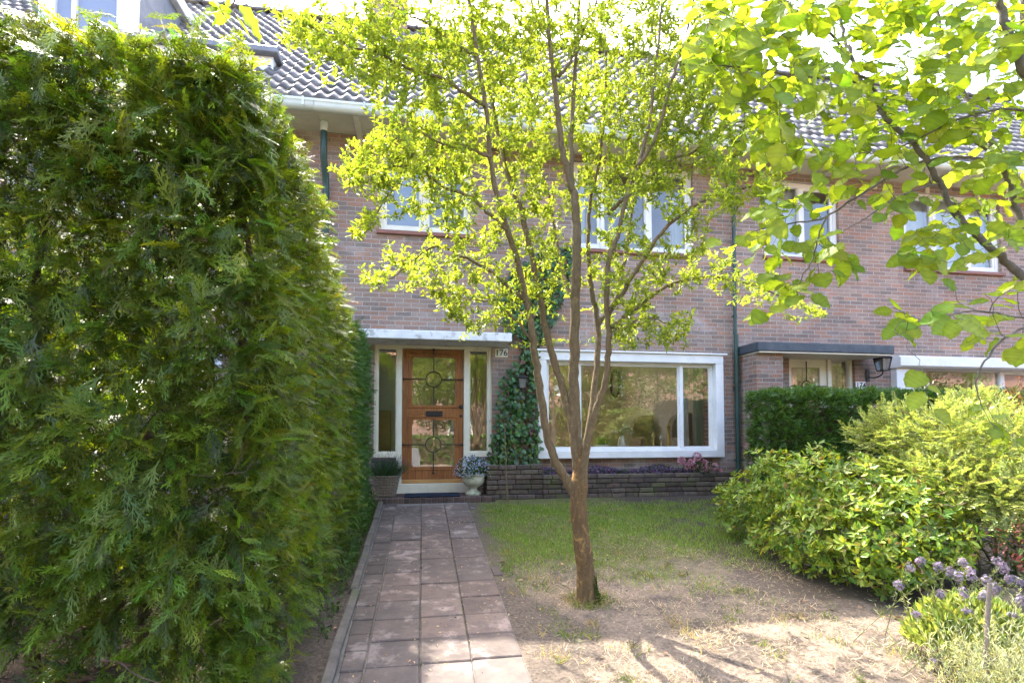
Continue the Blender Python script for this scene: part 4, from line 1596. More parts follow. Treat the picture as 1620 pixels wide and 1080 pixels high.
# ------------------------------------------------------------ doormat, planter, pots
mx0, mx1 = WX(640, 7.2, 778), WX(727, 7.2, 778)
mb = MB()
mb.box(mx0, mx1, 7.03, 7.36, st + .003, st + .022, .008)
for i in range(26):
    x = mx0 + .02 + i * (mx1 - mx0 - .04) / 26
    mb.box(x, x + .012, 7.05, 7.34, st + .022, st + .026)
tag(mb.build('doormat', M['mat'], loc=((mx0 + mx1) / 2, 7.2, st)), 'dark blue doormat on the brick doorstep', 'doormat')

PY = 7.12
pxL, pxM, pxR = WX(770, PY, 760), WX(859, PY, 760), WX(1166, PY, 760)
pzL, pzM = WZ(815, 735, PY), WZ(1000, 748.5, PY)
t = thing('brick_planter', 'long low planter of narrow dark bricks below the wide window', 'planter', ((pxL + pxR) / 2, PY, .64))
mb = MB()
rr_ = random.Random(4)


def course(mb, a, b_, y0, y1, z0, z1, alongx=True):
    x = a - rr_.uniform(0, .15)
    while x < b_ - .01:
        ln = rr_.uniform(.19, .25)
        p0, p1 = max(x, a) + .003, min(x + ln, b_) - .003
        if p1 - p0 > .02:
            k = rr_.uniform(.65, 1.3)
            mb.cur = (k, k * rr_.uniform(.92, 1.02), k * rr_.uniform(.85, 1.02))
            j = rr_.uniform(-.008, .006)
            if alongx:
                mb.box(p0, p1, y0 + j, y1, z0 + .004, z1 - .004 + rr_.uniform(-.003, .002), .008)
            else:
                mb.box(y0 - j * 0, y1 + j, p0, p1, z0 + .004, z1 - .004, .008)
        x += ln


hc = .066
k = 0
z = pzL
while z > .45:
    course(mb, pxL, pxM, PY, PY + .1, z - hc, z)
    z -= hc
z = pzM
while z > .45:
    course(mb, pxM, pxR, PY + .004, PY + .1, z - hc, z)
    z -= hc
z = pzL
while z > .45:
    course(mb, PY + .1, D - .01, pxL, pxL + .1, z - hc, z, False)
    course(mb, PY + .1, D - .01, pxM - .1, pxM, z - hc, z, False)
    z -= hc
z = pzM
while z > .45:
    course(mb, PY + .1, D - .01, pxR - .1, pxR, z - hc, z, False)
    z -= hc
mb.build('brick_wall', M['planter_brick'], t)
MB().box(pxL + .012, pxM - .012, PY + .02, D - .012, .45, pzL - .03).box(pxM, pxR - .012, PY + .02, D - .012, .45, pzM - .035).build('planter_fill', M['soil'], t)

# wicker basket on the step
bx, by = WX(611, 7.22, 770), 7.22
bz = st + .003
bh = WZ(611, 753, 7.22) - bz
t = thing('wicker_basket', 'tapered wicker basket on the doorstep left of the door', 'basket', (bx, by, bz))
mb = MB()
n = 26
r0, r1 = .115, .168
for k in range(n):
    a = 2 * math.pi * k / n
    mb.tube([(bx + r0 * math.cos(a), by + r0 * math.sin(a), bz), (bx + r1 * math.cos(a), by + r1 * math.sin(a), bz + bh)], .006, 4)
for j in range(15):
    f = (j + .5) / 15
    r = r0 + (r1 - r0) * f
    ring = []
    for k in range(2 * n + 1):
        a = math.pi * k / n
        w_ = .008 * (1 if (k + j) % 2 else -1) * (1 if k % 2 == 0 else 0)
        ring.append((bx + (r + w_) * math.cos(a), by + (r + w_) * math.sin(a), bz + bh * f))
    mb.tube(ring, .0085, 4, False)
for j in range(3):
    r = r1 + .004
    mb.tube([(bx + r * math.cos(a), by + r * math.sin(a), bz + bh + .006 * math.sin(a * 13 + j * 2.1) + .005) for a in np.linspace(0, 2 * math.pi, 60)], .008, 4, False)
mb.build('basket_body', M['wicker'], t)
for sg in (1, -1):
    mb = MB()
    hp = [(bx + sg * r1, by - .04, bz + bh), (bx + sg * (r1 + .035), by - .03, bz + bh + .05), (bx + sg * (r1 + .04), by, bz + bh + .075), (bx + sg * (r1 + .035), by + .03, bz + bh + .05), (bx + sg * r1, by + .04, bz + bh)]
    mb.tube(spline(hp, 6), .009, 5)
    mb.build('handle', M['wicker'], t)
MB().lathe([(r0 * .9, bz + .004), (r1 * .92, bz + bh - .03), (.01, bz + bh - .02)], (bx, by, 0), 20).build('soil', M['soil'], t)
BASKET = (bx, by, bz + bh)

# stone urn
ux, uy = WX(749, 7.24, 770), 7.24
uz = st + .003
uh = WZ(749, 749, 7.24) - uz
t = thing('stone_urn', 'pale stone garden urn on the doorstep right of the door', 'urn', (ux, uy, uz))
pr = [(.02, 0), (.105, 0), (.108, .03), (.085, .045), (.07, .06), (.052, .09), (.05, .115), (.075, .135), (.115, .165), (.142, .21), (.15, .26), (.145, .30), (.148, .32), (.165, .335), (.168, .35), (.15, .352), (.13, .33), (.02, .32)]
k_ = uh / .352
mb = MB().lathe([(r * 1.0, uz + z * k_) for r, z in pr], (ux, uy, 0), 28)
mb.build('urn_bowl', M['stone'], t, 2)
MB().lathe([(.003, uz + uh - .02), (.128, uz + uh - .025), (.128, uz + uh - .03)], (ux, uy, 0), 20).build('soil', M['soil'], t)
URN = (ux, uy, uz + uh)

# ------------------------------------------------------------ things inside the wide window
yi = D + .2


def sx_(px, y=yi):
    return WX(px, y, 700)


def top(o, l, c, g=None):
    return tag(o, l, c, g)


x = sx_(984)
mb = MB().lathe([(.02, SILLZ), (.06, SILLZ + .002), (.066, SILLZ + .04), (.055, SILLZ + .1), (.036, SILLZ + .17), (.03, SILLZ + .2), (.034, SILLZ + .21), (.026, SILLZ + .205), (.01, SILLZ + .19)], (x, yi, 0), 20)
top(mb.build('vase', M['ceramic'], loc=(x, yi, SILLZ), smooth=2), 'white ceramic vase of pale flowers on the window sill', 'vase')
VASE = (x, yi, SILLZ + .2)
x = sx_(953)
mb = MB()
pr = [(.03, SILLZ), (.075, SILLZ), (.095, SILLZ + .075), (.088, SILLZ + .075), (.02, SILLZ + .065)]
mb.lathe(pr, (0, 0, 0), 24)
mb.v = [(x + a * 1.25, yi + b_ * .75, z) for a, b_, z in mb.v]
top(mb.build('plant_dish', M['ceramic'], loc=(x, yi, SILLZ), smooth=2), 'white oval dish of green blades on the window sill', 'dish')
DISH = (x, yi, SILLZ + .07)
mb = MB()
for px_, h_ in ((1034, .26), (1046, .2)):
    x = sx_(px_, yi + .05)
    mb.lathe([(.045, SILLZ), (.048, SILLZ + .012), (.014, SILLZ + .03), (.018, SILLZ + .07), (.01, SILLZ + .1), (.012, SILLZ + h_ * .7), (.028, SILLZ + h_ * .74), (.02, SILLZ + h_ * .8), (.012, SILLZ + h_)], (x, yi + .05, 0), 14)
    t = mb.build('candlestick', M['silver'] if px_ == 1046 else M['brass'], loc=(x, yi + .05, SILLZ), smooth=2)
    top(t, 'short silver candlestick on the window sill' if px_ == 1046 else 'brass candlestick on the sill beside the silver one', 'candlestick')
    mb = MB()
x = sx_(1058, yi + .05)
mb = MB().lathe([(.05, SILLZ), (.052, SILLZ + .015), (.02, SILLZ + .04), (.028, SILLZ + .09), (.014, SILLZ + .13), (.024, SILLZ + .2), (.012, SILLZ + .24), (.022, SILLZ + .3), (.03, SILLZ + .34), (.012, SILLZ + .36), (.012, SILLZ + .4)], (x, yi + .05, 0), 14)
top(mb.build('candlestick', M['brass'], loc=(x, yi + .05, SILLZ), smooth=2), 'tall turned candlestick near the mullion of the wide window', 'candlestick')
# curtain at the right of the window
cm = curtain_mesh(WX(1100, D + .5), WX(1124, D + .5), FL + .05, z1 + .1, D + .56, 6, .03)
top(cm.build('curtain', M['curtain'], loc=(WX(1112, D + .58), D + .58, FL), smooth=True), 'pale green curtain at the right end of the wide window', 'curtain')
cm = curtain_mesh(WX(1084, D + .5), WX(1093, D + .5), FL + .05, z1 + .1, D + .6, 3, .02)
top(cm.build('curtain', M['net'], loc=(WX(1088, D + .6), D + .6, FL), smooth=True), 'narrow white curtain just right of the mullion', 'curtain')
# armchairs
def armchair(x, y, s, mat, label):
    t = thing('armchair', label, 'armchair', (x, y, FL))
    MB().box(x - .32 * s, x + .32 * s, y - .3, y + .32, FL + .22, FL + .48, .06).build('seat', mat, t)
    mb = MB()
    pr = [(x - .36 * s, FL + .3)] + [(x + .36 * s * math.cos(q), FL + .78 + .3 * math.sin(q)) for q in np.linspace(math.pi, 0, 12)] + [(x + .36 * s, FL + .3)]
    mb.prism_y(pr, y + .26, y + .46).build('backrest', mat, t)
    for sg in (1, -1):
        MB().box(x + sg * .34 * s - .07, x + sg * .34 * s + .07, y - .3, y + .26, FL + .15, FL + .64, .05).build('armrest', mat, t)
        for yy in (y - .25, y + .3):
            MB().lathe([(.018, FL), (.028, FL + .16)], (x + sg * .3 * s, yy, 0), 8).build('leg', M['dark_wood'], t)
    return t


armchair(WX(1034, D + 2.6), D + 2.6, .95, M['fabric_brown'], 'brown upholstered armchair inside the wide window')
armchair(WX(1098, D + 1.0), D + 1.0, .8, M['fabric_beige'], 'beige armchair at the right end of the room')
# picture and mirror on the back wall
yw_ = D + 4.57
def framed(name, px0_, px1_, py0, py1, y, label, cat, inner, oval=False):
    x0, x1, z0, z1 = WX(px0_, y), WX(px1_, y), WZ(px0_, py1, y), WZ(px0_, py0, y)
    cx, cz = (x0 + x1) / 2, (z0 + z1) / 2
    t = thing(name, label, cat, (cx, y, z0))
    if oval:
        pts = [(cx + (x1 - x0) / 2 * math.cos(q), cz + (z1 - z0) / 2 * math.sin(q)) for q in np.linspace(0, 2 * math.pi, 33)[:-1]]
        MB().prism_y(pts, y - .012, y).build('mirror_glass', inner, t)
        MB().tube([(a, y - .015, b_) for a, b_ in pts + pts[:1]], .03, 6, False).build('frame', M['dark_wood'], t)
    else:
        MB().box(x0 + .05, x1 - .05, y - .012, y - .002, z0 + .05, z1 - .05).build('print', inner, t)
        MB().box(x0, x1, y - .03, y, z1 - .05, z1).box(x0, x1, y - .03, y, z0, z0 + .05).box(x0, x0 + .05, y - .03, y, z0 + .05, z1 - .05).box(x1 - .05, x1, y - .03, y, z0 + .05, z1 - .05).build('frame', M['light_wood'], t)


framed('framed_picture', 1042, 1058, 598, 638, yw_, 'framed print hanging on the back wall of the room', 'picture', M['picture'])
framed('wall_mirror', 966, 980, 586, 628, yw_, 'dark oval mirror hanging on the back wall of the room', 'mirror', M['mirror'], True)
# ================================================================== trees and plants
def px_poly(pts, Y=None):
    return np.array([W(p[0], p[1], p[2] if len(p) > 2 else Y) for p in pts])


def limb(mb, nodes, pts, r0, r1, n=9, sub=7, wob=0.003, power=1.0):
    p = spline(pts, sub)
    k = len(p)
    p[1:-1] += rng.standard_normal((k - 2, 3)) * wob
    t = np.linspace(0, 1, k) ** power
    r = r0 + (r1 - r0) * t
    r = r * (1 + .03 * np.sin(np.arange(k) * 1.7 + rng.uniform(0, 6)))
    mb.tube(p, list(r), n)
    tg = nrm(np.gradient(p, axis=0))
    for a, b_, c in zip(p, r, tg):
        nodes.append((a, b_, c))
    return p


# ------------------------------------------------------------ the small multi-stemmed tree in the middle
TB = np.array([1.194, 3.833, 0.0])
TB[2] = float(gz(TB[0], TB[1]))
TREE = thing('garden_tree', 'small multi stemmed tree with bright yellow green leaves in the middle of the lawn', 'tree', TB)
nodes = []
tk = MB()
y0 = 3.833
trunk = px_poly([(929, 962, y0), (928, 940, y0), (926, 900, y0), (920, 850, y0), (915, 800, y0), (916, 768, y0), (918, 735, y0), (914, 705, y0)])
p = spline(trunk, 6)
k = len(p)
rr = np.interp(np.linspace(0, 1, k), [0, .05, .1, .2, .55, .72, .84, 1], [.125, .098, .082, .068, .061, .065, .056, .042]) * (1 + .04 * np.sin(np.arange(k) * .9))
tk.tube(p, list(rr), 16)
tk.build('trunk', M['bark_red'], TREE, True)
# moss patch on the right of the foot
ms = Cloud()
n = 2500
a = rng.uniform(-1.3, .6, n)
h = rng.random(n) ** 1.5 * .2
keep = (np.abs(a + .45) / .75) ** 3 + (h / .19) ** 3 < .9 + .35 * np.sin(a * 9) * np.sin(h * 60)
a, h = a[keep], h[keep]
n = len(a)
ix = np.clip((h + .04) / .9 * (k - 1), 0, k - 1).astype(int)
cen = p[ix].copy()
cen[:, 2] = TB[2] + h
rad_ = rr[ix] + .002
out = np.stack([np.cos(a), np.sin(a), np.zeros(n)], 1)
ms.scatter(BLADE, cen + out * rad_[:, None], out + rdir(n) * .8 + [0, 0, .2], rdir(n), rng.uniform(.003, .008, n), tints(n, (.06, .095, .015), .35))
ms.build('moss', M['leaf_matte'], TREE)

br = MB()
L1 = limb(br, nodes, px_poly([(912, 790, y0), (897, 760, 3.82), (880, 732, 3.8), (866, 690, 3.78), (855, 620, 3.75), (845, 550, 3.72), (836, 490, 3.7), (815, 400, 3.65), (792, 330, 3.6), (777, 260, 3.56), (768, 170, 3.52), (756, 90, 3.5), (742, 0, 3.46), (728, -110, 3.4)]), .036, .009)
L2 = limb(br, nodes, px_poly([(914, 745, 3.83), (906, 680, 3.85), (892, 620, 3.87), (868, 540, 3.9), (850, 450, 3.93), (826, 340, 3.96), (803, 275, 3.98), (782, 180, 4.0), (762, 70, 4.0), (742, 0, 4.0), (730, -120, 4.0)]), .034, .009)
L3 = limb(br, nodes, px_poly([(917, 745, y0), (911, 690, 3.84), (908, 620, 3.84), (909, 540, 3.84), (912, 430, 3.84), (911, 330, 3.84), (903, 290, 3.84), (890, 240, 3.83), (881, 160, 3.8), (871, 80, 3.8), (866, 0, 3.78), (860, -130, 3.75)]), .047, .011)
L3b = limb(br, nodes, px_poly([(905, 292, 3.84), (904, 220, 3.86), (908, 130, 3.9), (915, 40, 3.92), (917, -60, 3.95), (915, -160, 3.95)]), .021, .007)
limb(br, nodes, px_poly([(884, 122, 3.8), (905, 92, 3.84), (925, 45, 3.9), (945, 0, 3.95), (955, -60, 4.0)]), .014, .006)
L4 = limb(br, nodes, px_poly([(917, 800, 3.85), (922, 752, 3.85), (934, 660, 3.9), (944, 580, 3.95), (946, 514, 4.0), (936, 460, 4.05), (930, 393, 4.1), (934, 320, 4.15), (947, 260, 4.2), (957, 170, 4.22), (958, 80, 4.25), (955, -30, 4.3)]), .029, .007)
L5 = limb(br, nodes, px_poly([(917, 790, 3.81), (924, 735, 3.79), (932, 688, 3.75), (946, 640, 3.7), (960, 590, 3.66), (963, 530, 3.63), (960, 470, 3.6), (964, 410, 3.58), (978, 368, 3.55), (993, 307, 3.52), (1008, 265, 3.5), (1026, 200, 3.48), (1035, 130, 3.45), (1042, 60, 3.42), (1050, -40, 3.4)]), .029, .007)
L6 = limb(br, nodes, px_poly([(963, 498, 3.62), (985, 462, 3.5), (1012, 420, 3.4), (1052, 362, 3.3), (1108, 320, 3.2), (1160, 302, 3.12), (1215, 290, 3.05), (1262, 272, 3.0)]), .017, .006)
L7 = limb(br, nodes, px_poly([(962, 520, 3.63), (990, 500, 3.68), (1035, 466, 3.74), (1066, 448, 3.78), (1124, 438, 3.84), (1180, 448, 3.9), (1240, 470, 3.95), (1290, 492, 4.0)]), .018, .004)
L8 = limb(br, nodes, px_poly([(962, 340, 3.9), (985, 315, 3.8), (1020, 290, 3.7), (1060, 255, 3.65), (1100, 240, 3.6), (1140, 205, 3.55), (1180, 190, 3.5)]), .016, .005)
L9 = limb(br, nodes, px_poly([(946, 514, 4.0), (975, 470, 4.1), (990, 400, 4.2), (1000, 330, 4.3), (1010, 260, 4.4), (1020, 160, 4.5), (1030, 40, 4.6)]), .02, .007)
L10 = limb(br, nodes, px_poly([(908, 480, 3.9), (890, 430, 4.1), (880, 380, 4.25), (870, 320, 4.4), (850, 250, 4.5), (835, 150, 4.6), (830, 40, 4.7)]), .017, .006)
L11 = limb(br, nodes, px_poly([(1008, 265, 3.5), (1040, 210, 3.42), (1062, 130, 3.36), (1085, 60, 3.3), (1100, -20, 3.25)]), .016, .006)
# left reaching side branches
limb(br, nodes, px_poly([(803, 365, 3.62), (770, 335, 3.6), (740, 310, 3.58), (700, 295, 3.55), (670, 270, 3.5), (640, 262, 3.48), (600, 268, 3.45), (565, 262, 3.42)]), .014, .004)
limb(br, nodes, px_poly([(775, 250, 3.55), (745, 235, 3.5), (715, 232, 3.45), (685, 222, 3.42), (660, 205, 3.4), (630, 195, 3.38)]), .012, .004)
limb(br, nodes, px_poly([(640, 262, 3.48), (620, 300, 3.45), (600, 330, 3.42), (585, 360, 3.4)]), .007, .003)
limb(br, nodes, px_poly([(836, 480, 3.7), (800, 450, 3.75), (770, 425, 3.8), (730, 405, 3.85), (690, 390, 3.9), (650, 415, 3.92), (620, 440, 3.94), (595, 452, 3.95)]), .014, .003)
limb(br, nodes, px_poly([(768, 170, 3.52), (740, 150, 3.45), (700, 125, 3.4), (650, 110, 3.34), (600, 85, 3.3), (560, 75, 3.26), (510, 50, 3.2), (475, 35, 3.16)]), .013, .004)
limb(br, nodes, px_poly([(756, 90, 3.5), (720, 70, 3.5), (680, 40, 3.5), (640, 20, 3.5), (590, -10, 3.5)]), .012, .004)
limb(br, nodes, px_poly([(845, 545, 3.72), (815, 505, 3.7), (780, 480, 3.66), (745, 475, 3.62), (715, 482, 3.6)]), .011, .003)
limb(br, nodes, px_poly([(963, 515, 3.63), (985, 520, 3.55), (1010, 505, 3.5), (1040, 505, 3.45), (1065, 520, 3.42)]), .010, .003)

blobs = [  # px, py, radius px, twigs, Y, spread
    (480, 45, 45, 9, 3.2), (520, 70, 50, 12, 3.25), (570, 40, 55, 13, 3.3), (620, 60, 60, 16, 3.35), (560, 100, 45, 10, 3.3), (620, 120, 60, 14, 3.35),
    (680, 70, 65, 20, 3.5), (740, 40, 70, 22, 3.7), (700, 130, 60, 18, 3.5), (655, 175, 50, 12, 3.4), (720, 190, 55, 16, 3.55),
    (640, 235, 40, 12, 3.45), (590, 250, 38, 12, 3.45), (560, 268, 28, 9, 3.42), (610, 285, 35, 10, 3.45), (585, 345, 25, 8, 3.4), (560, 370, 15, 3, 3.4),
    (680, 270, 45, 14, 3.55), (730, 260, 45, 14, 3.6), (700, 330, 48, 15, 3.6), (745, 340, 45, 14, 3.65), (655, 340, 28, 6, 3.55),
    (590, 440, 24, 7, 3.95), (630, 420, 32, 10, 3.92), (670, 425, 38, 11, 3.9), (710, 410, 42, 12, 3.88), (750, 410, 45, 13, 3.8), (690, 465, 30, 8, 3.85), (730, 475, 30, 9, 3.65), (715, 500, 18, 4, 3.6),
    (790, 60, 65, 22, 3.8), (840, 40, 65, 22, 3.9), (900, 50, 65, 22, 3.9), (960, 50, 65, 22, 4.0), (1020, 60, 65, 22, 3.8), (1080, 60, 60, 20, 3.6), (1120, 100, 55, 16, 3.5),
    (800, 140, 60, 20, 3.9), (850, 130, 60, 18, 4.2), (910, 150, 55, 14, 4.2), (970, 140, 60, 18, 4.1), (1030, 150, 60, 20, 3.8), (1090, 150, 55, 18, 3.6),
    (820, 220, 60, 20, 4.0), (860, 220, 45, 12, 4.3), (940, 230, 55, 16, 4.2), (1000, 220, 55, 18, 3.9), (1060, 220, 50, 16, 3.7), (1110, 200, 50, 15, 3.6), (1150, 170, 45, 12, 3.5),
    (840, 300, 55, 18, 4.0), (870, 330, 40, 10, 4.2), (960, 300, 50, 15, 4.1), (1010, 290, 45, 14, 3.7), (1060, 290, 40, 10, 3.6), (1130, 250, 45, 12, 3.5), (1180, 230, 40, 9, 3.4),
    (790, 350, 45, 12, 3.7), (800, 420, 45, 12, 3.75), (850, 390, 50, 15, 3.9), (780, 470, 40, 10, 3.75), (830, 460, 40, 12, 3.85), (760, 520, 25, 5, 3.7), (870, 450, 35, 9, 3.95),
    (960, 390, 45, 12, 3.9), (1000, 370, 40, 9, 3.7), (940, 440, 40, 9, 4.0), (985, 440, 40, 10, 3.7), (1040, 400, 32, 8, 3.4), (1090, 340, 35, 9, 3.25), (1150, 310, 40, 10, 3.15), (1210, 290, 35, 8, 3.05),
    (1010, 480, 35, 10, 3.65), (1050, 440, 35, 10, 3.75), (1100, 430, 35, 11, 3.82), (1150, 440, 35, 11, 3.86), (1200, 455, 30, 9, 3.92), (1250, 478, 26, 8, 3.96), (1295, 495, 18, 5, 4.0),
    (1010, 520, 35, 11, 3.5), (1050, 530, 30, 9, 3.45), (985, 530, 25, 6, 3.55), (1075, 505, 20, 5, 3.42), (1100, 400, 25, 5, 3.6),
    (800, -60, 90, 18, 3.9), (700, -50, 90, 16, 3.6), (600, -40, 70, 10, 3.4), (920, -70, 90, 18, 3.9), (1040, -60, 90, 16, 3.7), (1130, -20, 60, 9, 3.5),
    (860, -170, 120, 22, 3.9), (1000, -160, 110, 18, 3.9), (740, -150, 100, 16, 3.7), (880, -270, 110, 16, 3.9)]
g = np.random.default_rng(21)
tips = []
for bx_, by_, r, n, Y in blobs:
    for _ in range(int(n * (5.0 if by_ < 330 else 2.7))):
        q = g.standard_normal(2) * .5
        tips.append(W(bx_ + q[0] * r, by_ + q[1] * r, Y + g.normal() * .17))
for _ in range(170):       # the side of the crown turned to the house
    a = g.uniform(0, 2 * np.pi)
    tips.append(np.array([1.05 + .95 * math.cos(a) * g.random() ** .5, 4.45 + .5 * math.sin(a) * g.random() ** .5, g.uniform(2.3, 4.9)]))
tips = np.array(tips)
nb = len(nodes)
tw = MB()
paths = grow(tw, nodes, tips, g, .0012, .06, .10)
br.build('limb', M['bark'], TREE, True)
tw.build('twig', M['bark'], TREE, True)


def twig_leaves(paths, g, frac, gap, per, size, spread, droop=0.0):
    P, A, Nn = [], [], []
    for pth in paths:
        seg = np.linalg.norm(np.diff(pth, axis=0), axis=1)
        s = np.concatenate([[0], np.cumsum(seg)])
        tot = s[-1]
        st = max(0, tot - frac) if tot > frac else tot * .15
        u = st
        while u <= tot + 1e-6:
            q = np.array([np.interp(u, s, pth[:, i]) for i in range(3)])
            i = min(np.searchsorted(s, u), len(pth) - 1)
            t = nrm(pth[i] - pth[max(i - 1, 0)])
            for _ in range(per + (2 if u > tot - gap else 0)):
                a = t * g.uniform(.1, .9) + rdir(1, g)[0] * spread + np.array([0, 0, .25 - droop])
                P.append(q + g.standard_normal(3) * .006)
                A.append(a)
                Nn.append(np.array([0, 0, 1.0]) + rdir(1, g)[0] * .8)
            u += gap * g.uniform(.7, 1.3)
    P = np.array(P)
    return P, np.array(A), np.array(Nn), g.uniform(*size, len(P))


P, A, Nn, sc = twig_leaves(paths, g, .36, .024, 3, (.028, .052), 1.0)
cr = Cloud()
n = len(P)
print('tree leaves', n)
age = np.clip(g.beta(2, 2, n), 0, 1)[:, None]
tn = tints(n, (1, 1, 1), .16, .1, g) * ((1 - age) * np.array([[.125, .205, .032]]) + age * np.array([[.235, .295, .046]]))
cr.scatter(LEAF, P, A, Nn, np.stack([sc, sc * .8, sc], 1), tn)
cr.build('crown', M['leaf_tree'], TREE)

# ------------------------------------------------------------ the hazel on the right, close to the camera
HB = np.array([3.25, 1.95, float(gz(3.25, 1.95))])
HAZ = thing('hazel_tree', 'big leaved hazel leaning in from the right edge close by', 'tree', HB)
tk, nodes = MB(), []
fork = W(1730, 590, 2.1)
limb(tk, [], np.array([HB - [0, 0, .1], HB + [.01, .01, .3], (HB + fork) / 2 + [.03, 0, .0], fork]), .062, .05, 12)
tk.build('trunk', M['bark_grey'], HAZ, True)
br = MB()
limb(br, nodes, np.concatenate([[fork - [0, 0, .05]], px_poly([(1680, 510, 2.15), (1620, 440, 2.2), (1570, 395, 2.22), (1540, 368, 2.24), (1506, 330, 2.26), (1488, 292, 2.28), (1460, 245, 2.3), (1412, 197, 2.35), (1382, 162, 2.4), (1348, 95, 2.45), (1332, 40, 2.5), (1325, -20, 2.5), (1318, -90, 2.5)])]), .021, .006, wob=.003)
limb(br, nodes, np.concatenate([[fork - [0, 0, .08]], px_poly([(1690, 500, 2.3), (1650, 420, 2.4), (1612, 340, 2.5), (1596, 290, 2.5), (1578, 246, 2.5), (1560, 215, 2.52), (1547, 188, 2.55), (1520, 140, 2.6), (1490, 60, 2.65), (1480, -30, 2.7)])]), .025, .008, wob=.004)
limb(br, nodes, np.concatenate([[fork - [0, 0, .02]], px_poly([(1720, 420, 2.1), (1690, 260, 2.05), (1650, 160, 2.0), (1618, 108, 2.0), (1598, 60, 2.0), (1583, 10, 2.0), (1575, -60, 2.0), (1560, -160, 2.0)])]), .030, .011, wob=.003)
limb(br, nodes, px_poly([(1618, 108, 2.0), (1625, 60, 2.05), (1618, 10, 2.1), (1622, -80, 2.1)]), .018, .008, wob=.003)
limb(br, nodes, px_poly([(1578, 246, 2.5), (1535, 222, 2.45), (1490, 214, 2.4), (1445, 212, 2.35)]), .008, .003, wob=.002)
limb(br, nodes, px_poly([(1625, 172, 2.2), (1565, 176, 2.2), (1500, 196, 2.2), (1440, 226, 2.2), (1400, 240, 2.2), (1360, 243, 2.2)]), .007, .0025, wob=.002)
limb(br, nodes, px_poly([(1578, 258, 2.5), (1540, 250, 2.45), (1490, 250, 2.4), (1440, 262, 2.35), (1390, 290, 2.3), (1340, 322, 2.25), (1300, 346, 2.2), (1260, 352, 2.15), (1205, 362, 2.1)]), .009, .003, wob=.002)
limb(br, nodes, px_poly([(1310, 340, 2.2), (1296, 370, 2.2), (1285, 410, 2.2), (1268, 440, 2.2), (1258, 470, 2.2)]), .0045, .002, wob=.002)
limb(br, nodes, px_poly([(1400, 180, 2.38), (1370, 125, 2.3), (1320, 122, 2.2), (1265, 122, 2.1), (1210, 112, 2.0), (1145, 104, 1.95)]), .008, .003, wob=.002)
limb(br, nodes, px_poly([(1485, 290, 2.28), (1450, 300, 2.2), (1410, 318, 2.15), (1370, 345, 2.1), (1335, 365, 2.1)]), .006, .002, wob=.002)
limb(br, nodes, px_poly([(1625, 515, 2.0), (1590, 535, 1.95), (1555, 575, 1.9), (1545, 610, 1.9), (1552, 640, 1.9)]), .006, .002, wob=.002)
limb(br, nodes, px_poly([(1680, 505, 2.15), (1640, 505, 2.1), (1600, 500, 2.1), (1540, 492, 2.05), (1490, 502, 2.0), (1440, 510, 2.0)]), .007, .0025, wob=.002)
limb(br, nodes, px_poly([(1348, 95, 2.45), (1300, 40, 2.3), (1240, 10, 2.1), (1180, -5, 1.9)]), .007, .003, wob=.002)
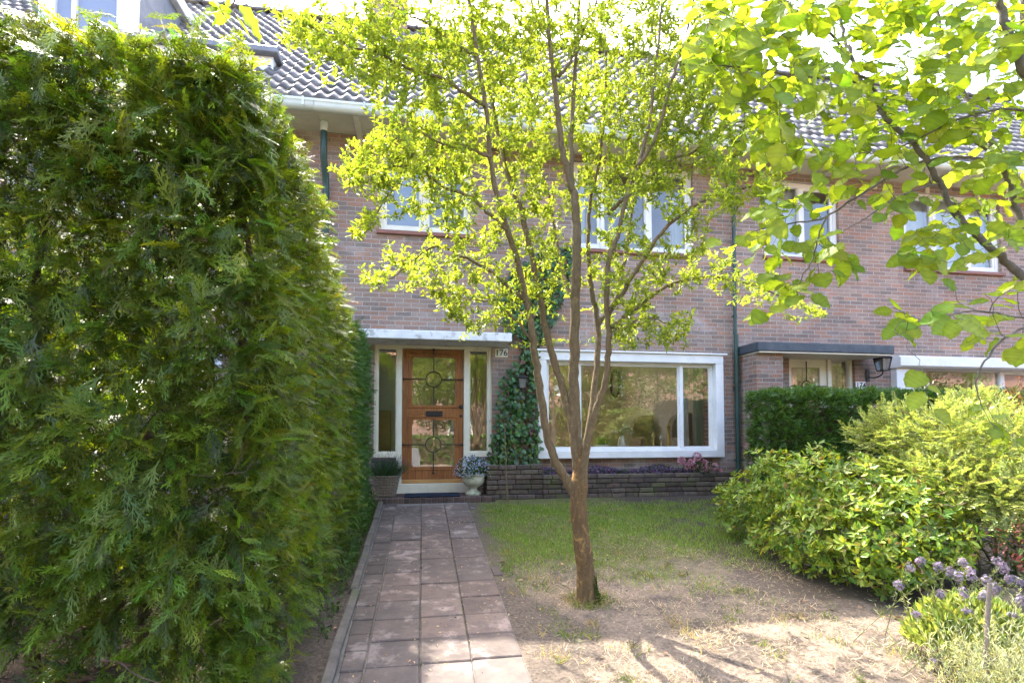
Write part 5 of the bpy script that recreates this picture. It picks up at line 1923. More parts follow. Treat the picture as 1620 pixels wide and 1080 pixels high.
# a long overhead shoot, out of frame except for its hanging end at the top left
over = np.concatenate([px_poly([(1575, -60, 2.0), (1400, -160, 1.95), (1150, -220, 1.9), (850, -230, 1.9), (600, -190, 1.9), (450, -120, 1.9), (385, -60, 1.9), (372, -10, 1.9), (367, 12, 1.9)])])
limb(br, nodes, over, .012, .0025, wob=.002)
hb = [(1105, 30, 30, 6, 1.9), (1130, 90, 30, 6, 2.0), (1095, 75, 20, 3, 2.0), (1165, 60, 35, 6, 2.1), (1160, 30, 40, 9, 1.8), (1225, 25, 45, 9, 2.0), (1300, 15, 50, 10, 2.1), (1380, 25, 55, 12, 2.3), (1460, 25, 55, 12, 2.4), (1540, 40, 55, 11, 2.3), (1600, 60, 40, 7, 2.0),
      (1190, 100, 45, 9, 2.0), (1270, 110, 50, 12, 2.1), (1350, 120, 50, 11, 2.2), (1430, 105, 55, 13, 2.3), (1500, 120, 60, 13, 2.3), (1580, 150, 50, 10, 2.2),
      (1160, 150, 30, 5, 2.1), (1230, 165, 45, 9, 2.2), (1310, 175, 45, 9, 2.2), (1390, 200, 50, 10, 2.3), (1460, 180, 55, 12, 2.3), (1530, 195, 50, 11, 2.3), (1600, 225, 40, 7, 2.2),
      (1200, 215, 35, 6, 2.2), (1260, 235, 35, 5, 2.2), (1330, 235, 40, 6, 2.3), (1440, 250, 40, 7, 2.3), (1510, 255, 45, 8, 2.4), (1580, 285, 45, 8, 2.4),
      (1225, 320, 35, 7, 2.1), (1185, 385, 28, 5, 2.1), (1260, 330, 40, 7, 2.2), (1345, 310, 35, 6, 2.2), (1235, 395, 32, 6, 2.2), (1295, 395, 35, 7, 2.2), (1330, 425, 22, 4, 2.2), (1225, 440, 25, 4, 2.2), (1212, 495, 12, 2, 2.2), (1265, 460, 20, 3, 2.2),
      (1425, 325, 35, 6, 2.2), (1500, 335, 40, 7, 2.3), (1560, 325, 45, 8, 2.4), (1445, 375, 35, 6, 2.2), (1515, 395, 35, 6, 2.2), (1470, 410, 25, 4, 2.2), (1590, 365, 35, 6, 2.3), (1605, 450, 30, 4, 2.2),
      (1430, 505, 28, 3, 2.0), (1490, 495, 30, 4, 2.0), (1550, 490, 35, 5, 2.0), (1590, 545, 30, 4, 2.0), (1535, 520, 20, 2, 2.0), (1475, 650, 12, 1, 1.9), (1562, 640, 14, 2, 1.85), (1600, 700, 14, 2, 1.8),
      (1500, -60, 110, 16, 2.3), (1350, -70, 90, 11, 2.2), (1220, -60, 70, 7, 2.0), (1620, -50, 80, 9, 2.1), (1560, -150, 120, 14, 2.2),
      (1680, 150, 60, 9, 2.2), (1690, 330, 60, 7, 2.3), (1400, -180, 100, 8, 2.0), (340, 20, 8, 1, 1.9), (372, 25, 6, 1, 1.9), (318, -30, 12, 1, 1.9), (560, -170, 60, 4, 1.9), (800, -230, 80, 5, 1.9)]
tips = []
g = np.random.default_rng(33)
for bx_, by_, r, n, Y in hb:
    for _ in range(int(round(n * (2.1 if by_ < 240 else 1.2))) or 1):
        q = g.standard_normal(2) * .55
        tips.append(W(bx_ + q[0] * r, by_ + q[1] * r, Y + g.normal() * .16))
tw = MB()
paths = grow(tw, nodes, np.array(tips), g, .0014, .05, .06, rmax=.006)
br.build('limb', M['bark_grey'], HAZ, True)
tw.build('twig', M['bark_grey'], HAZ, True)
P, A, Nn = [], [], []
for pth in paths:
    seg = np.linalg.norm(np.diff(pth, axis=0), axis=1)
    s = np.concatenate([[0], np.cumsum(seg)])
    m_ = int(min(4, 1 + s[-1] / .06))
    for j in range(m_):
        u = s[-1] - j * g.uniform(.045, .07)
        if u < 0:
            break
        q = np.array([np.interp(u, s, pth[:, i]) for i in range(3)])
        t = nrm(pth[-1] - pth[0])
        side = nrm(np.cross(t, [0, 0, 1.0])) * (1 if j % 2 else -1)
        a = t * g.uniform(.2, .9) + side * g.uniform(.3, 1.0) + np.array([0, 0, -.35]) + rdir(1, g)[0] * .3
        P.append(q + side * .01)
        A.append(a)
        Nn.append(np.array([-.2, -.6, .8]) + rdir(1, g)[0] * .5)
P, A, Nn = map(np.array, (P, A, Nn))
n = len(P)
print('hazel leaves', n)
sc = g.uniform(.045, .102, n)
cr = Cloud()
age = g.random((n, 1))
tn = tints(n, (1, 1, 1), .12, .08, g) * ((1 - age) * np.array([[.14, .235, .034]]) + age * np.array([[.225, .30, .044]]))
tv = np.array([v for i in range(len(HAZEL[0]) // 3) for v in ((1.35, .9, .9) if i % 2 == 0 else (1.2, 1.06, 1.06))])
cr.scatter(HAZEL, P, A, Nn, np.stack([sc, sc * g.uniform(.8, 1.1, n), sc * g.uniform(.3, 1.5, n)], 1), tn, tv)
cr.build('crown', M['leaf_hazel'], HAZ, True)

# ------------------------------------------------------------ the tall conifer hedge on the left
HG = thing('conifer_hedge', 'tall dark green conifer hedge of flat drooping sprays left of the path', 'hedge', (-1.6, 3.0, float(gz(-1.6, 3.0))))
g = np.random.default_rng(55)


def hnoise(u, v, k=0):
    return (np.sin(u * 2.3 + k) * np.cos(v * 1.9 + 1.7 * k) + .6 * np.sin(u * 5.1 + v * 3.7 + k * 2.1) + .45 * np.cos(u * 9.3 - v * 7.9 + k)) / 2


def htop(X):
    return np.interp(X, [-3.6, -3.0, -2.2, -1.7, -1.35, -1.05, -.8, -.6], [3.78, 3.74, 3.46, 3.44, 3.46, 3.45, 3.38, 3.22])


RX = -.66


def hedge_points(n, depth, g):
    """points and outward normals on the front face, the path side and the top of the hedge"""
    out = []
    # front
    m_ = int(n * .5)
    X = g.uniform(-3.5, RX, m_)
    Z = .02 + g.random(m_) ** .9 * 1.0 * (htop(X) - .1)
    Y = 2.38 + .20 * hnoise(X * 1.4, Z * 1.4) + depth * g.random(m_) ** 1.3 + np.clip((X + 1.0) / .4, 0, 1) ** 2 * .25 + np.clip((Z - htop(X) + .7) / .7, 0, 1) ** 2 * .35
    base = gz(X, Y)
    keep = Z > base + .12 + np.clip(1.0 * np.clip((-1.3 - X) / .6, 0, 1), 0, 1) * (.6 + .5 * hnoise(X * 2, Z, 3))
    # thin places where light comes through
    hole = hnoise(X * 2.2 + 1.3, Z * 2.6 + .4, 5)
    keep &= g.random(m_) < np.clip(1.15 - 2.6 * np.clip(hole - .2, 0, 1), .05, 1)
    out.append((np.stack([X, Y, Z], 1)[keep], np.tile([0.05, -1.0, .12], (keep.sum(), 1))))
    # path side
    m_ = int(n * .36)
    Y = g.uniform(2.4, 5.4, m_)
    tp = np.interp(Y, [2.4, 3.5, 4.4, 5.0, 5.4], [3.35, 3.4, 3.2, 2.9, 2.55])
    Z = g.random(m_) * (tp - .2) + .2
    X = RX + .04 + .10 * hnoise(Y * 1.6, Z * 1.6, 2) - depth * g.random(m_) ** 1.3 - np.clip((Z - tp + .6) / .6, 0, 1) ** 2 * .3 - np.clip((.9 - Z + gz(0, Y)) / .9, 0, 1) * .02
    keep = Z > gz(X, Y) + .06
    keep &= ~((Z < .85 + .25 * hnoise(Y * 3, Z)) & (Y > 3.1) & (g.random(m_) < .55))
    out.append((np.stack([X, Y, Z], 1)[keep], np.tile([1.0, -.25, .12], (keep.sum(), 1))))
    # top
    m_ = int(n * .2)
    X = g.uniform(-3.5, -.75, m_)
    Y = g.uniform(2.45, 3.5, m_)
    sidep = g.random(m_) < .35
    X = np.where(sidep, g.uniform(-1.7, -.75, m_), X)
    Y = np.where(sidep, g.uniform(3.2, 5.3, m_), Y)
    Z = htop(X) + .12 * hnoise(X * 2, Y * 2, 8) - .15 - depth * g.random(m_) - np.where(sidep, np.interp(Y, [3.2, 4.4, 5.3], [.0, .25, .75]), 0)
    out.append((np.stack([X, Y, Z], 1), np.tile([0, -.15, 1.0], (m_, 1))))
    # back of the front run, seen only through the gaps
    m_ = int(n * .10)
    X = g.uniform(-3.5, -1.5, m_)
    Z = .5 + g.random(m_) * (htop(X) - .6)
    Y = 3.3 + .15 * hnoise(X, Z, 4)
    out.append((np.stack([X, Y, Z], 1), np.tile([0, 1.0, .2], (m_, 1))))
    return np.concatenate([o[0] for o in out]), np.concatenate([o[1] for o in out])


cl = Cloud()
for layer, (n, depth, base) in enumerate(((16000, .18, (.094, .155, .016)), (13000, .6, (.042, .07, .011)))):  # inner sprays tinted darker: the hedge's interior shade put into their colour
    P, O = hedge_points(n, depth, g)
    m_ = len(P)
    which = g.integers(0, 5, m_)
    A = O + rdir(m_, g) * .75 + np.stack([np.zeros(m_), np.zeros(m_), g.choice([-.55, .35], m_, p=[.62, .38])], 1)
    upm = O[:, 2] > .5
    A[upm] = rdir(upm.sum(), g) * .8 + [0, -.2, .75]
    Nn = O * .8 + rdir(m_, g) * .55 + [0, 0, .55]
    sc = g.uniform(.10, .215, m_) * np.where(O[:, 0] > .5, .72, 1)
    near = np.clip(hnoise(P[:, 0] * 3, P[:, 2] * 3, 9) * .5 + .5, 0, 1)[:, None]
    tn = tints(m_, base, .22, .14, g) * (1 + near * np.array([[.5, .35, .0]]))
    yl = g.random(m_) < .035
    tn[yl] = tn[yl] * [1.6, 1.35, 1.0]
    sidep_ = O[:, 0] > .5
    tn[sidep_] *= [1.12, 1.1, .9]
    bl = g.random(m_) < .12
    tn[bl] = tn[bl] * [.8, 1.0, 1.2]
    P = P - nrm(A) * sc[:, None] * .45
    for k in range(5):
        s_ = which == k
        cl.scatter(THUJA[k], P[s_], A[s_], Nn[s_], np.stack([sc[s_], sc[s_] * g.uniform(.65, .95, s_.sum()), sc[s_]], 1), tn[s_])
# a few brown dead sprays
P, O = hedge_points(70, .35, g)
m_ = len(P)
cl.scatter(THUJA[1], P, O + rdir(m_, g) * .9 - [0, 0, .4], rdir(m_, g), g.uniform(.06, .11, m_), tints(m_, (.15, .085, .035), .25, .1, g))
cl.build('foliage', M['leaf_thuja'], HG)
st_ = MB()
nodes = []
for X, Y, r in ((-.98, 2.95, .03), (-1.35, 2.95, .034), (-1.85, 3.0, .034), (-2.3, 2.95, .036), (-2.85, 3.0, .034), (-3.3, 2.95, .034), (-1.0, 3.6, .035), (-1.02, 4.2, .035), (-1.0, 4.8, .035)):
    zb = float(gz(X, Y))
    pts = [(X, Y, zb - .05)]
    for k in range(1, 6):
        pts.append((X + g.normal() * .05, Y + g.normal() * .05, zb + (2.95 - zb if Y < 3.2 else 2.3 - zb) * k / 5))
    limb(st_, nodes, np.array(pts), r, .012, 8, 6, .006)
P, O = hedge_points(620, .12, g)
tips = P - O * .08
tips = tips[g.permutation(len(tips))[:480]]
grow(st_, nodes, tips, g, .002, .08, .05, rmax=.014)
# bare tangled shoots in the dark bottom corner
for _ in range(150):
    X = g.uniform(-2.6, -1.05)
    Y = g.uniform(2.35, 2.75)
    z0_ = float(gz(X, Y))
    p0 = np.array([X, Y, z0_ + g.uniform(.02, .6)])
    pts = [p0]
    d_ = rdir(1, g)[0] * [1, .5, .5]
    for k in range(4):
        d_ = nrm(d_ + rdir(1, g)[0] * .6)
        pts.append(pts[-1] + d_ * g.uniform(.06, .14))
    st_.tube(spline(pts, 5), list(np.linspace(g.uniform(.004, .011), .002, len(spline(pts, 5)))), 5)
st_.build('stem', M['hedge_wood'], HG, True)

# the lower clipped hedge running up to the house
H2G = thing('clipped_hedge', 'finely clipped green hedge between the conifer hedge and the front door', 'hedge', (-1.1, 6.2, float(gz(-1.1, 6.2))))
cl = Cloud()
n = 6500
Y = g.uniform(5.2, 6.95, n)
f = g.random(n)
tp = np.interp(Y, [5.2, 6.2, 6.95], [2.62, 2.62, 2.55])
side = f < .7
Z = np.where(side, g.uniform(.55, 1, n) * 0 + g.random(n) * (tp - .6) + .6, tp)
X = np.where(side, -.665 + .045 * hnoise(Y * 4, Z * 4, 3) - .12 * g.random(n) ** 2, g.uniform(-1.5, -.7, n))
O = np.where(side[:, None], np.array([[1.0, -.35, .1]]), np.array([[0, 0, 1.0]]))
A = O + rdir(n, g) * .8 + [0, 0, .15]
P = np.stack([X, Y, Z], 1)
wh = g.integers(0, 5, n)
tn = tints(n, (.05, .125, .026), .22, .14, g)
sc = g.uniform(.05, .10, n)
for k in range(5):
    s_ = wh == k
    cl.scatter(THUJA[k], P[s_], A[s_], (O + rdir(n, g) * .7)[s_], sc[s_], tn[s_])
cl.build('foliage', M['leaf_thuja'], H2G)
mb, nodes = MB(), []
for Y in (5.4, 5.9, 6.4, 6.8):
    zb = float(gz(-1.1, Y))
    limb(mb, nodes, np.array([(-1.1, Y, zb - .05), (-1.08, Y + .03, zb + .6), (-1.1, Y, zb + 1.3), (-1.08, Y, zb + 1.8)]), .035, .01, 7, 4)
grow(mb, nodes, P[side][:120] - O[side][:120] * .06, g, .002, .1, .05)
mb.build('stem', M['hedge_wood'], H2G, True)

# leafy shrub in the neighbour's garden, glimpsed through the hedge
t = thing('leafy_shrub', 'light green leafy shrub glimpsed through gaps in the tall conifer hedge', 'shrub', (-3.2, 5.0, float(gz(-3.2, 5.0))))
cl = Cloud()
n = 24000
lob = np.array([(-4.4, 5.3, 2.7), (-3.4, 5.3, 2.8), (-2.5, 5.4, 2.7), (-3.0, 5.0, 2.3), (-5.4, 5.2, 2.3), (-5.3, 5.0, 1.4), (-4.6, 4.8, 1.3), (-3.8, 4.6, 1.4), (-3.0, 4.7, 1.3), (-2.3, 4.9, 1.3), (-2.6, 5.2, 2.0), (-3.6, 5.1, 2.1), (-4.8, 5.2, 2.0), (-1.8, 5.3, 1.5)])
P = lob[g.integers(0, len(lob), n)] + rdir(n, g) * .62 * g.random((n, 1)) ** .4
P[:, 2] = np.maximum(P[:, 2], gz(P[:, 0], P[:, 1]) + .03)
cl.scatter(LEAF, P, rdir(n, g), rdir(n, g) * .7 + [0, 0, 1], g.uniform(.06, .11, n), tints(n, (.15, .22, .04), .25, .12, g))
cl.build('foliage', M['leaf_matte'], t)
mb, nodes = MB(), []
for x_, y_ in ((-4.6, 5.0), (-3.6, 5.0), (-2.6, 5.0), (-1.9, 5.2)):
    zb = float(gz(x_, y_))
    limb(mb, nodes, np.array([(x_, y_, zb - .05), (x_ + .04, y_, zb + .5), (x_, y_ + .03, zb + 1.1)]), .03, .012, 6, 4)
grow(mb, nodes, P[:140], g, .003, .12, .06)
mb.build('stem', M['hedge_wood'], t, True)

# weeds along the foot of the hedge
n = 3800
P = np.stack([-.55 - .35 * g.random(n) ** 1.4, g.uniform(3.4, 6.9, n), np.zeros(n)], 1)
kp = g.random(n) < np.clip((P[:, 1] - 3.2) / 2.0, .15, 1) * np.clip(.6 + .6 * vn(P[:, 0], P[:, 1], 4), .1, 1)
P = P[kp]
n = len(P)
hh = g.random(n) ** 1.3 * np.interp(P[:, 1], [3.4, 5, 6.9], [.08, .2, .26])
P[:, 2] = gz(P[:, 0], P[:, 1]) + hh
cl = Cloud()
cl.scatter(ROUND, P, rdir(n, g) + [.5, -.3, .2], rdir(n, g) * .6 + [.2, 0, 1], g.uniform(.018, .04, n), tints(n, (.055, .12, .028), .25, .14, g))
cl.scatter(BLADE, P - np.stack([0 * hh, 0 * hh, hh], 1), rdir(n, g) * .4 + [0, 0, 1], rdir(n, g), np.stack([hh + .02, np.full(n, .004), hh], 1), tints(n, (.07, .11, .03), .2, .1, g))
struct(cl.build('low_weeds', M['leaf_matte']), 'stuff')


# ------------------------------------------------------------ shrubs made of lobes
def lobe_points(lobes, n, g, inset=.0, zmin=None):
    C_ = np.array([l[:3] for l in lobes])
    R_ = np.array([l[3] for l in lobes])
    wts = R_ ** 2 / (R_ ** 2).sum()
    k = g.choice(len(lobes), n, p=wts)
    d = rdir(n, g)
    d[:, 2] *= .9
    bum = 1 + .12 * np.abs(g.standard_normal(n)) + .18 * np.sin(d[:, 0] * 5 + k) * np.sin(d[:, 1] * 6 + 2 * k) + .1 * np.sin(d[:, 2] * 9 + k)
    rr = R_[k] * bum * (1 - inset * g.random(n))
    P = C_[k] + d * rr[:, None] * np.array([1, 1, .85])
    ins = np.zeros(n, bool)
    for c, r in zip(C_, R_):
        ins |= (np.linalg.norm((P - c) / [1, 1, .85], axis=1) < r * .86)
    ok = ~ins if inset < .2 else np.ones(n, bool)
    ok &= P[:, 2] > gz(P[:, 0], P[:, 1]) + (.05 if zmin is None else zmin)
    return P[ok], d[ok]


def LP(px, py, Y, r):
    q = W(px, py, Y)
    return (q[0], q[1], q[2], r)


def shrub_stems(base_pts, tips, g, mat, root, r=.014):
    mb, nodes = MB(), []
    for b_ in base_pts:
        zb = float(gz(b_[0], b_[1]))
        for _ in range(3):
            e = np.array([b_[0] + g.normal() * .16, b_[1] + g.normal() * .16, zb + g.uniform(.25, .45)])
            limb(mb, nodes, np.array([(b_[0], b_[1], zb - .04), ((b_[0] + e[0]) / 2 + g.normal() * .03, (b_[1] + e[1]) / 2, zb + .15), e]), r, r * .55, 6, 4, .004)
    grow(mb, nodes, tips, g, .0022, .06, .06, rmax=r * .7)
    return mb.build('stem', mat, root, True)


# glossy rhododendron-like shrub
RH = [LP(1215, 790, 5.0, .40), LP(1180, 800, 5.2, .27), LP(1270, 770, 4.6, .44), LP(1330, 785, 4.15, .44), LP(1400, 800, 3.85, .42), LP(1300, 840, 4.05, .36), LP(1370, 860, 3.65, .33), LP(1440, 840, 3.6, .36), LP(1460, 790, 3.9, .4), LP(1240, 845, 4.6, .3), LP(1310, 880, 3.95, .26), LP(1400, 892, 3.6, .24), LP(1255, 865, 4.4, .25), LP(1460, 880, 3.5, .22), LP(1195, 830, 5.0, .25)]
t = thing('glossy_shrub', 'glossy yellow green broadleaf shrub spreading over the bare soil', 'shrub', (3.6, 4.3, float(gz(3.6, 4.3))))
P, O = lobe_points(RH, 3000, g, .14)
n0 = len(P)
P2, O2 = lobe_points(RH, 1500, g, .6)
P, O = np.concatenate([P, P2]), np.concatenate([O, O2])
m_ = len(P)
O = nrm(O + rdir(m_, g) * .3 + [0, 0, .45])
cl = Cloud()
PP, AA, NN, TT, SS, keepj = [], [], [], [], [], []
for j in range(8):
    th = 2 * math.pi * j / 8 + g.uniform(-.3, .3, m_)
    u = nrm(np.cross(O, np.array([.3, .2, 1.0])))
    v = np.cross(O, u)
    rad_ = np.cos(th)[:, None] * u + np.sin(th)[:, None] * v
    A = rad_ + O * g.uniform(.0, 1.1, m_)[:, None] + rdir(m_, g) * .25
    PP.append(P + rad_ * .008)
    AA.append(A)
    NN.append(O + rad_ * -.4 + rdir(m_, g) * .15)
    SS.append(g.uniform(.038, .075, m_))
    keepj.append(g.random(m_) < .66)
PP, AA, NN, SS = map(np.concatenate, (PP, AA, NN, SS))
fresh = np.tile(g.random(m_) < .48, 8)
tn = tints(len(PP), (.135, .225, .034), .24, .13, g)
tn[fresh] *= [1.9, 1.5, 1.2]
od = g.random(len(PP)) < .05
tn[od] = tints(od.sum(), (.20, .14, .05), .3, .12, g)
kj = np.concatenate(keepj)
PP, AA, NN, SS, tn = PP[kj], AA[kj], NN[kj], SS[kj], tn[kj]
cl.scatter(LEAF, PP, AA, NN, np.stack([SS, SS * .9, SS], 1), tn)
cl.build('foliage', M['leaf_gloss'], t)
shrub_stems([(3.5, 4.3), (3.35, 4.0), (3.75, 3.9), (3.9, 4.4), (4.0, 4.8)], P[:n0][g.permutation(n0)[:230]] - O[:n0][:230 if n0 >= 230 else n0][:len(P[:n0][:230])] * .02, g, M['bark'], t)

# feathery, small-leaved shrub on the far right
CT = [LP(1425, 700, 4.25, .36), LP(1490, 700, 3.95, .42), LP(1560, 720, 3.7, .42), LP(1620, 720, 3.6, .42), LP(1500, 760, 3.7, .36), LP(1590, 780, 3.4, .34), LP(1650, 780, 3.4, .4), LP(1540, 660, 4.2, .3), LP(1400, 675, 4.5, .2)]
t = thing('feathery_shrub', 'sunlit feathery shrub of fine small leaved sprays at the right edge', 'shrub', (4.6, 4.0, float(gz(4.6, 4.0))))
P, O = lobe_points(CT, 4200, g, .15)
P2, O2 = lobe_points(CT, 1800, g, .7)
P, O = np.concatenate([P, P2]), np.concatenate([O, O2])
spk = np.array([W(px_ + g.normal() * 10, py_ + g.normal() * 6, Y) for px_, py_, Y in ((1398, 650, 4.5), (1412, 640, 4.4), (1432, 640, 4.4), (1450, 655, 4.3), (1386, 668, 4.5), (1345, 675, 4.6), (1365, 690, 4.5)) for _ in range(9)])
P = np.concatenate([P, spk]); O = np.concatenate([O, np.tile([-.25, -.2, .9], (len(spk), 1))])
m_ = len(P)
A = nrm(O + rdir(m_, g) * .55 + [-.1, 0, .35])
ln = g.uniform(.09, .20, m_)
sd_ = nrm(np.cross(A, rdir(m_, g) * .4 + [0, 0, 1.0]))
cl = Cloud()
K = 13
for j in range(K):
    f = (j + .5) / K
    for sg in (1, -1):
        pos = P + A * (ln * (f - .45))[:, None] + np.array([0, 0, -.02]) * f * f
        a = sd_ * sg + A * .55 + rdir(m_, g) * .3
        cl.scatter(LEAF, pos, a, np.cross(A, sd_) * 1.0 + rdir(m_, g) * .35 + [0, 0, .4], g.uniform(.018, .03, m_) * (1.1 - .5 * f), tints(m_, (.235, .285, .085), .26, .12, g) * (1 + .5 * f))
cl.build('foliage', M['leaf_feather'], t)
mb = MB()
for a_, b_, l_ in zip(P[::2], A[::2], ln[::2]):
    mb.tube([a_ - b_ * l_ * .5, a_ + b_ * l_ * .5], [.0018, .0008], 3, False)
mb.build('twig', M['bark'], t)
shrub_stems([(4.3, 4.1), (4.6, 4.0), (4.9, 3.9), (4.3, 3.75)], P[g.permutation(len(P))[:160]], g, M['bark'], t)

# pink-tinged shrub behind it
t = thing('pink_tinged_shrub', 'pink tinged pale shrub behind the feathery one at the right edge', 'shrub', (5.6, 4.7, float(gz(5.6, 4.7))))
PK = [LP(1560, 670, 4.7, .36), LP(1610, 660, 4.6, .36), LP(1660, 680, 4.5, .5), LP(1600, 720, 4.6, .4)]
P, O = lobe_points(PK, 5200, g, .3)
m_ = len(P)
tn = tints(m_, (.16, .17, .05), .2, .1, g)
pk = g.random(m_) < .4
tn[pk] = tints(pk.sum(), (.30, .15, .09), .2, .1, g)
cl = Cloud()
cl.scatter(LEAF, P, O + rdir(m_, g), O + rdir(m_, g) * .7 + [0, 0, .3], g.uniform(.03, .055, m_), tn)
cl.build('foliage', M['leaf_matte'], t)
shrub_stems([(5.5, 4.8), (5.9, 4.7)], P[:90], g, M['bark'], t)

# clipped yew hedge in front of number 174
hx0, hx1 = WX(1230, 5.85, 680), 9.8
hz = WZ(1350, 622, 5.85)
t = thing('yew_hedge', 'dark clipped yew hedge with a flat top in front of the neighbouring door', 'hedge', ((hx0 + hx1) / 2, 6.1, float(gz(5, 6.1))))
n = 18000
f = g.random(n)
X = g.uniform(hx0, hx1, n)
Y = np.full(n, 5.85)
Z = .5 + g.random(n) * (hz - .5)
O = np.tile([0, -1.0, .15], (n, 1))
tpm = f > .68
Y[tpm] = g.uniform(5.85, 6.45, tpm.sum()); Z[tpm] = hz; O[tpm] = [0, 0, 1]
en = f > .93
X[en] = hx0; Y[en] = g.uniform(5.85, 6.45, en.sum()); Z[en] = .5 + g.random(en.sum()) * (hz - .5); O[en] = [-1, 0, .15]
P = np.stack([X, Y, Z], 1) + O * (.05 * hnoise(X * 3, Z * 4 + Y * 2))[:, None] - O * (.12 * g.random(n) ** 2)[:, None]
A = O + rdir(n, g) * .75 + [0, 0, .2]
A = nrm(A)
sdv = nrm(np.cross(A, O + rdir(n, g) * .6))
cl = Cloud()
ln = g.uniform(.06, .11, n)
for j in range(7):
    f_ = j / 7
    for sg in (1, -1):
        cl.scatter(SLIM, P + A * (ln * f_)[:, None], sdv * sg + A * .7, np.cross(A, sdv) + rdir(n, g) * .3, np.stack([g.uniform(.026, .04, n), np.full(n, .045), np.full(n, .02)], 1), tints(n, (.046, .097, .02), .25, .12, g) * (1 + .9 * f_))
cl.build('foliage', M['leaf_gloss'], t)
MB().box(hx0 + .17, hx1 - .1, 6.02, 6.3, .4, hz - .17, .06).build('solid_core', M['hedge_wood'], t)  # solid dark box added inside so nothing shows through the hedge
mb, nodes = MB(), []
for k in range(9):
    X = hx0 + .25 + k * (hx1 - hx0 - .5) / 8
    limb(mb, nodes, np.array([(X, 6.15, .5), (X + .03, 6.15, .9), (X, 6.13, hz - .35)]), .03, .012, 6, 4)
grow(mb, nodes, P[:200] - O[:200] * .08, g, .002, .1, .05)
mb.build('stem', M['hedge_wood'], t, True)

# ------------------------------------------------------------ ivy on the wall
t = thing('climbing_ivy', 'dark green ivy climbing the wall between the door and the wide window', 'climbing plant', (WX(815, 7.5), 7.5, .8))
def ivy_in(px, py):
    l = np.interp(py, [395, 430, 480, 540, 560, 600, 640, 680, 720, 742], [862, 812, 788, 806, 824, 790, 786, 784, 774, 770])
    r = np.interp(py, [395, 430, 480, 540, 560, 600, 640, 680, 720, 742], [900, 905, 885, 860, 848, 842, 846, 850, 852, 850])
    m_ = np.clip(np.minimum(px - l, r - px) / 9 + .6, 0, 1)
    m_ *= np.where((py > 535) & (py < 575) & (px < 824), 0, 1)
    m_ *= np.where((py > 590) & (py < 618) & (px > 817) & (px < 836), .12, 1)
    m_ *= np.where((py > 575) & (py < 652) & (px < 806), .55, 1)
    return m_ * np.clip(.85 + .5 * np.sin(px * .21) * np.cos(py * .17), .25, 1)


n = 6200
pxs, pys = g.uniform(765, 910, n), g.uniform(392, 745, n)
kp = g.random(n) < ivy_in(pxs, pys)
P = np.array([W(a, b_, D - .03) for a, b_ in zip(pxs[kp], pys[kp])])
n = len(P)
P[:, 1] = D - .025 - .14 * g.random(n) ** 1.6 * np.clip(1.6 - (P[:, 2] - .9) * .25, .6, 1.4)
A = np.stack([g.normal(0, .7, n), g.normal(-.25, .25, n), g.normal(-.75, .4, n)], 1)
Nn = np.stack([g.normal(0, .35, n), -np.ones(n), g.normal(.45, .35, n)], 1)
tn = tints(n, (.04, .105, .024), .28, .15, g)
lite = g.random(n) < .2
tn[lite] *= [2.0, 1.7, 1.2]
dead = g.random(n) < .02
tn[dead] = (.14, .06, .03)
cl = Cloud()
cl.scatter(IVY, P, A, Nn, g.uniform(.034, .078, n), tn)
cl.build('foliage', M['leaf_ivy'], t)
mb, nodes = MB(), []
for pts in ([(812, 745), (815, 690), (818, 640), (822, 600), (825, 550), (838, 500), (850, 450), (868, 410)], [(840, 745), (838, 700), (830, 650), (832, 600), (828, 560), (820, 500), (815, 450)], [(795, 742), (800, 700), (806, 660), (810, 620)]):
    limb(mb, nodes, px_poly(pts, D - .02), .011, .004, 6, 5, .004)
grow(mb, nodes, P[:260] + [0, .01, 0], g, .0015, .06, .0, rmax=.004)
mb.build('stem', M['hedge_wood'], t, True)

# bare sapling tied up in front of the ivy
mb, nodes = MB(), []
sb = np.array([WX(803, 6.98, 800), 6.98, float(gz(1, 6.98))])
t = thing('bare_sapling', 'thin bare sapling standing in the soil before the ivy', 'sapling', sb)
limb(mb, nodes, np.array([sb - [0, 0, .05], W(801, 760, 6.98), W(800, 720, 6.98), W(799, 690, 6.98), W(798, 668, 6.98)]), .011, .006, 8, 5, .002)
mb.build('trunk', M['bark'], t, True)
mb = MB()
tips = np.array([W(799 + g.normal() * 13, 668 - abs(g.normal()) * 14 + 6, 6.98 + g.normal() * .05) for _ in range(26)])
pth = grow(mb, nodes[-6:], tips, g, .0012, .04, .1)
mb.build('twig', M['bark'], t, True)
P, A, Nn, sc = twig_leaves(pth, g, .06, .03, 1, (.012, .022), .7)
cl = Cloud()
cl.scatter(LEAF, P, A, Nn, sc, tints(len(P), (.12, .16, .05), .2))
cl.build('crown', M['leaf_matte'], t)

# ------------------------------------------------------------ potted and planted flowers
FLW = ([(0, 0, 0), (.5, .22, .06), (.5, -.22, .06), (-.22, .5, .06), (.22, .5, .06), (-.5, .22, .06), (-.5, -.22, .06), (-.22, -.5, .06), (.22, -.5, .06)],
       [(0, 2, 1), (0, 4, 3), (0, 5, 6), (0, 7, 8)])


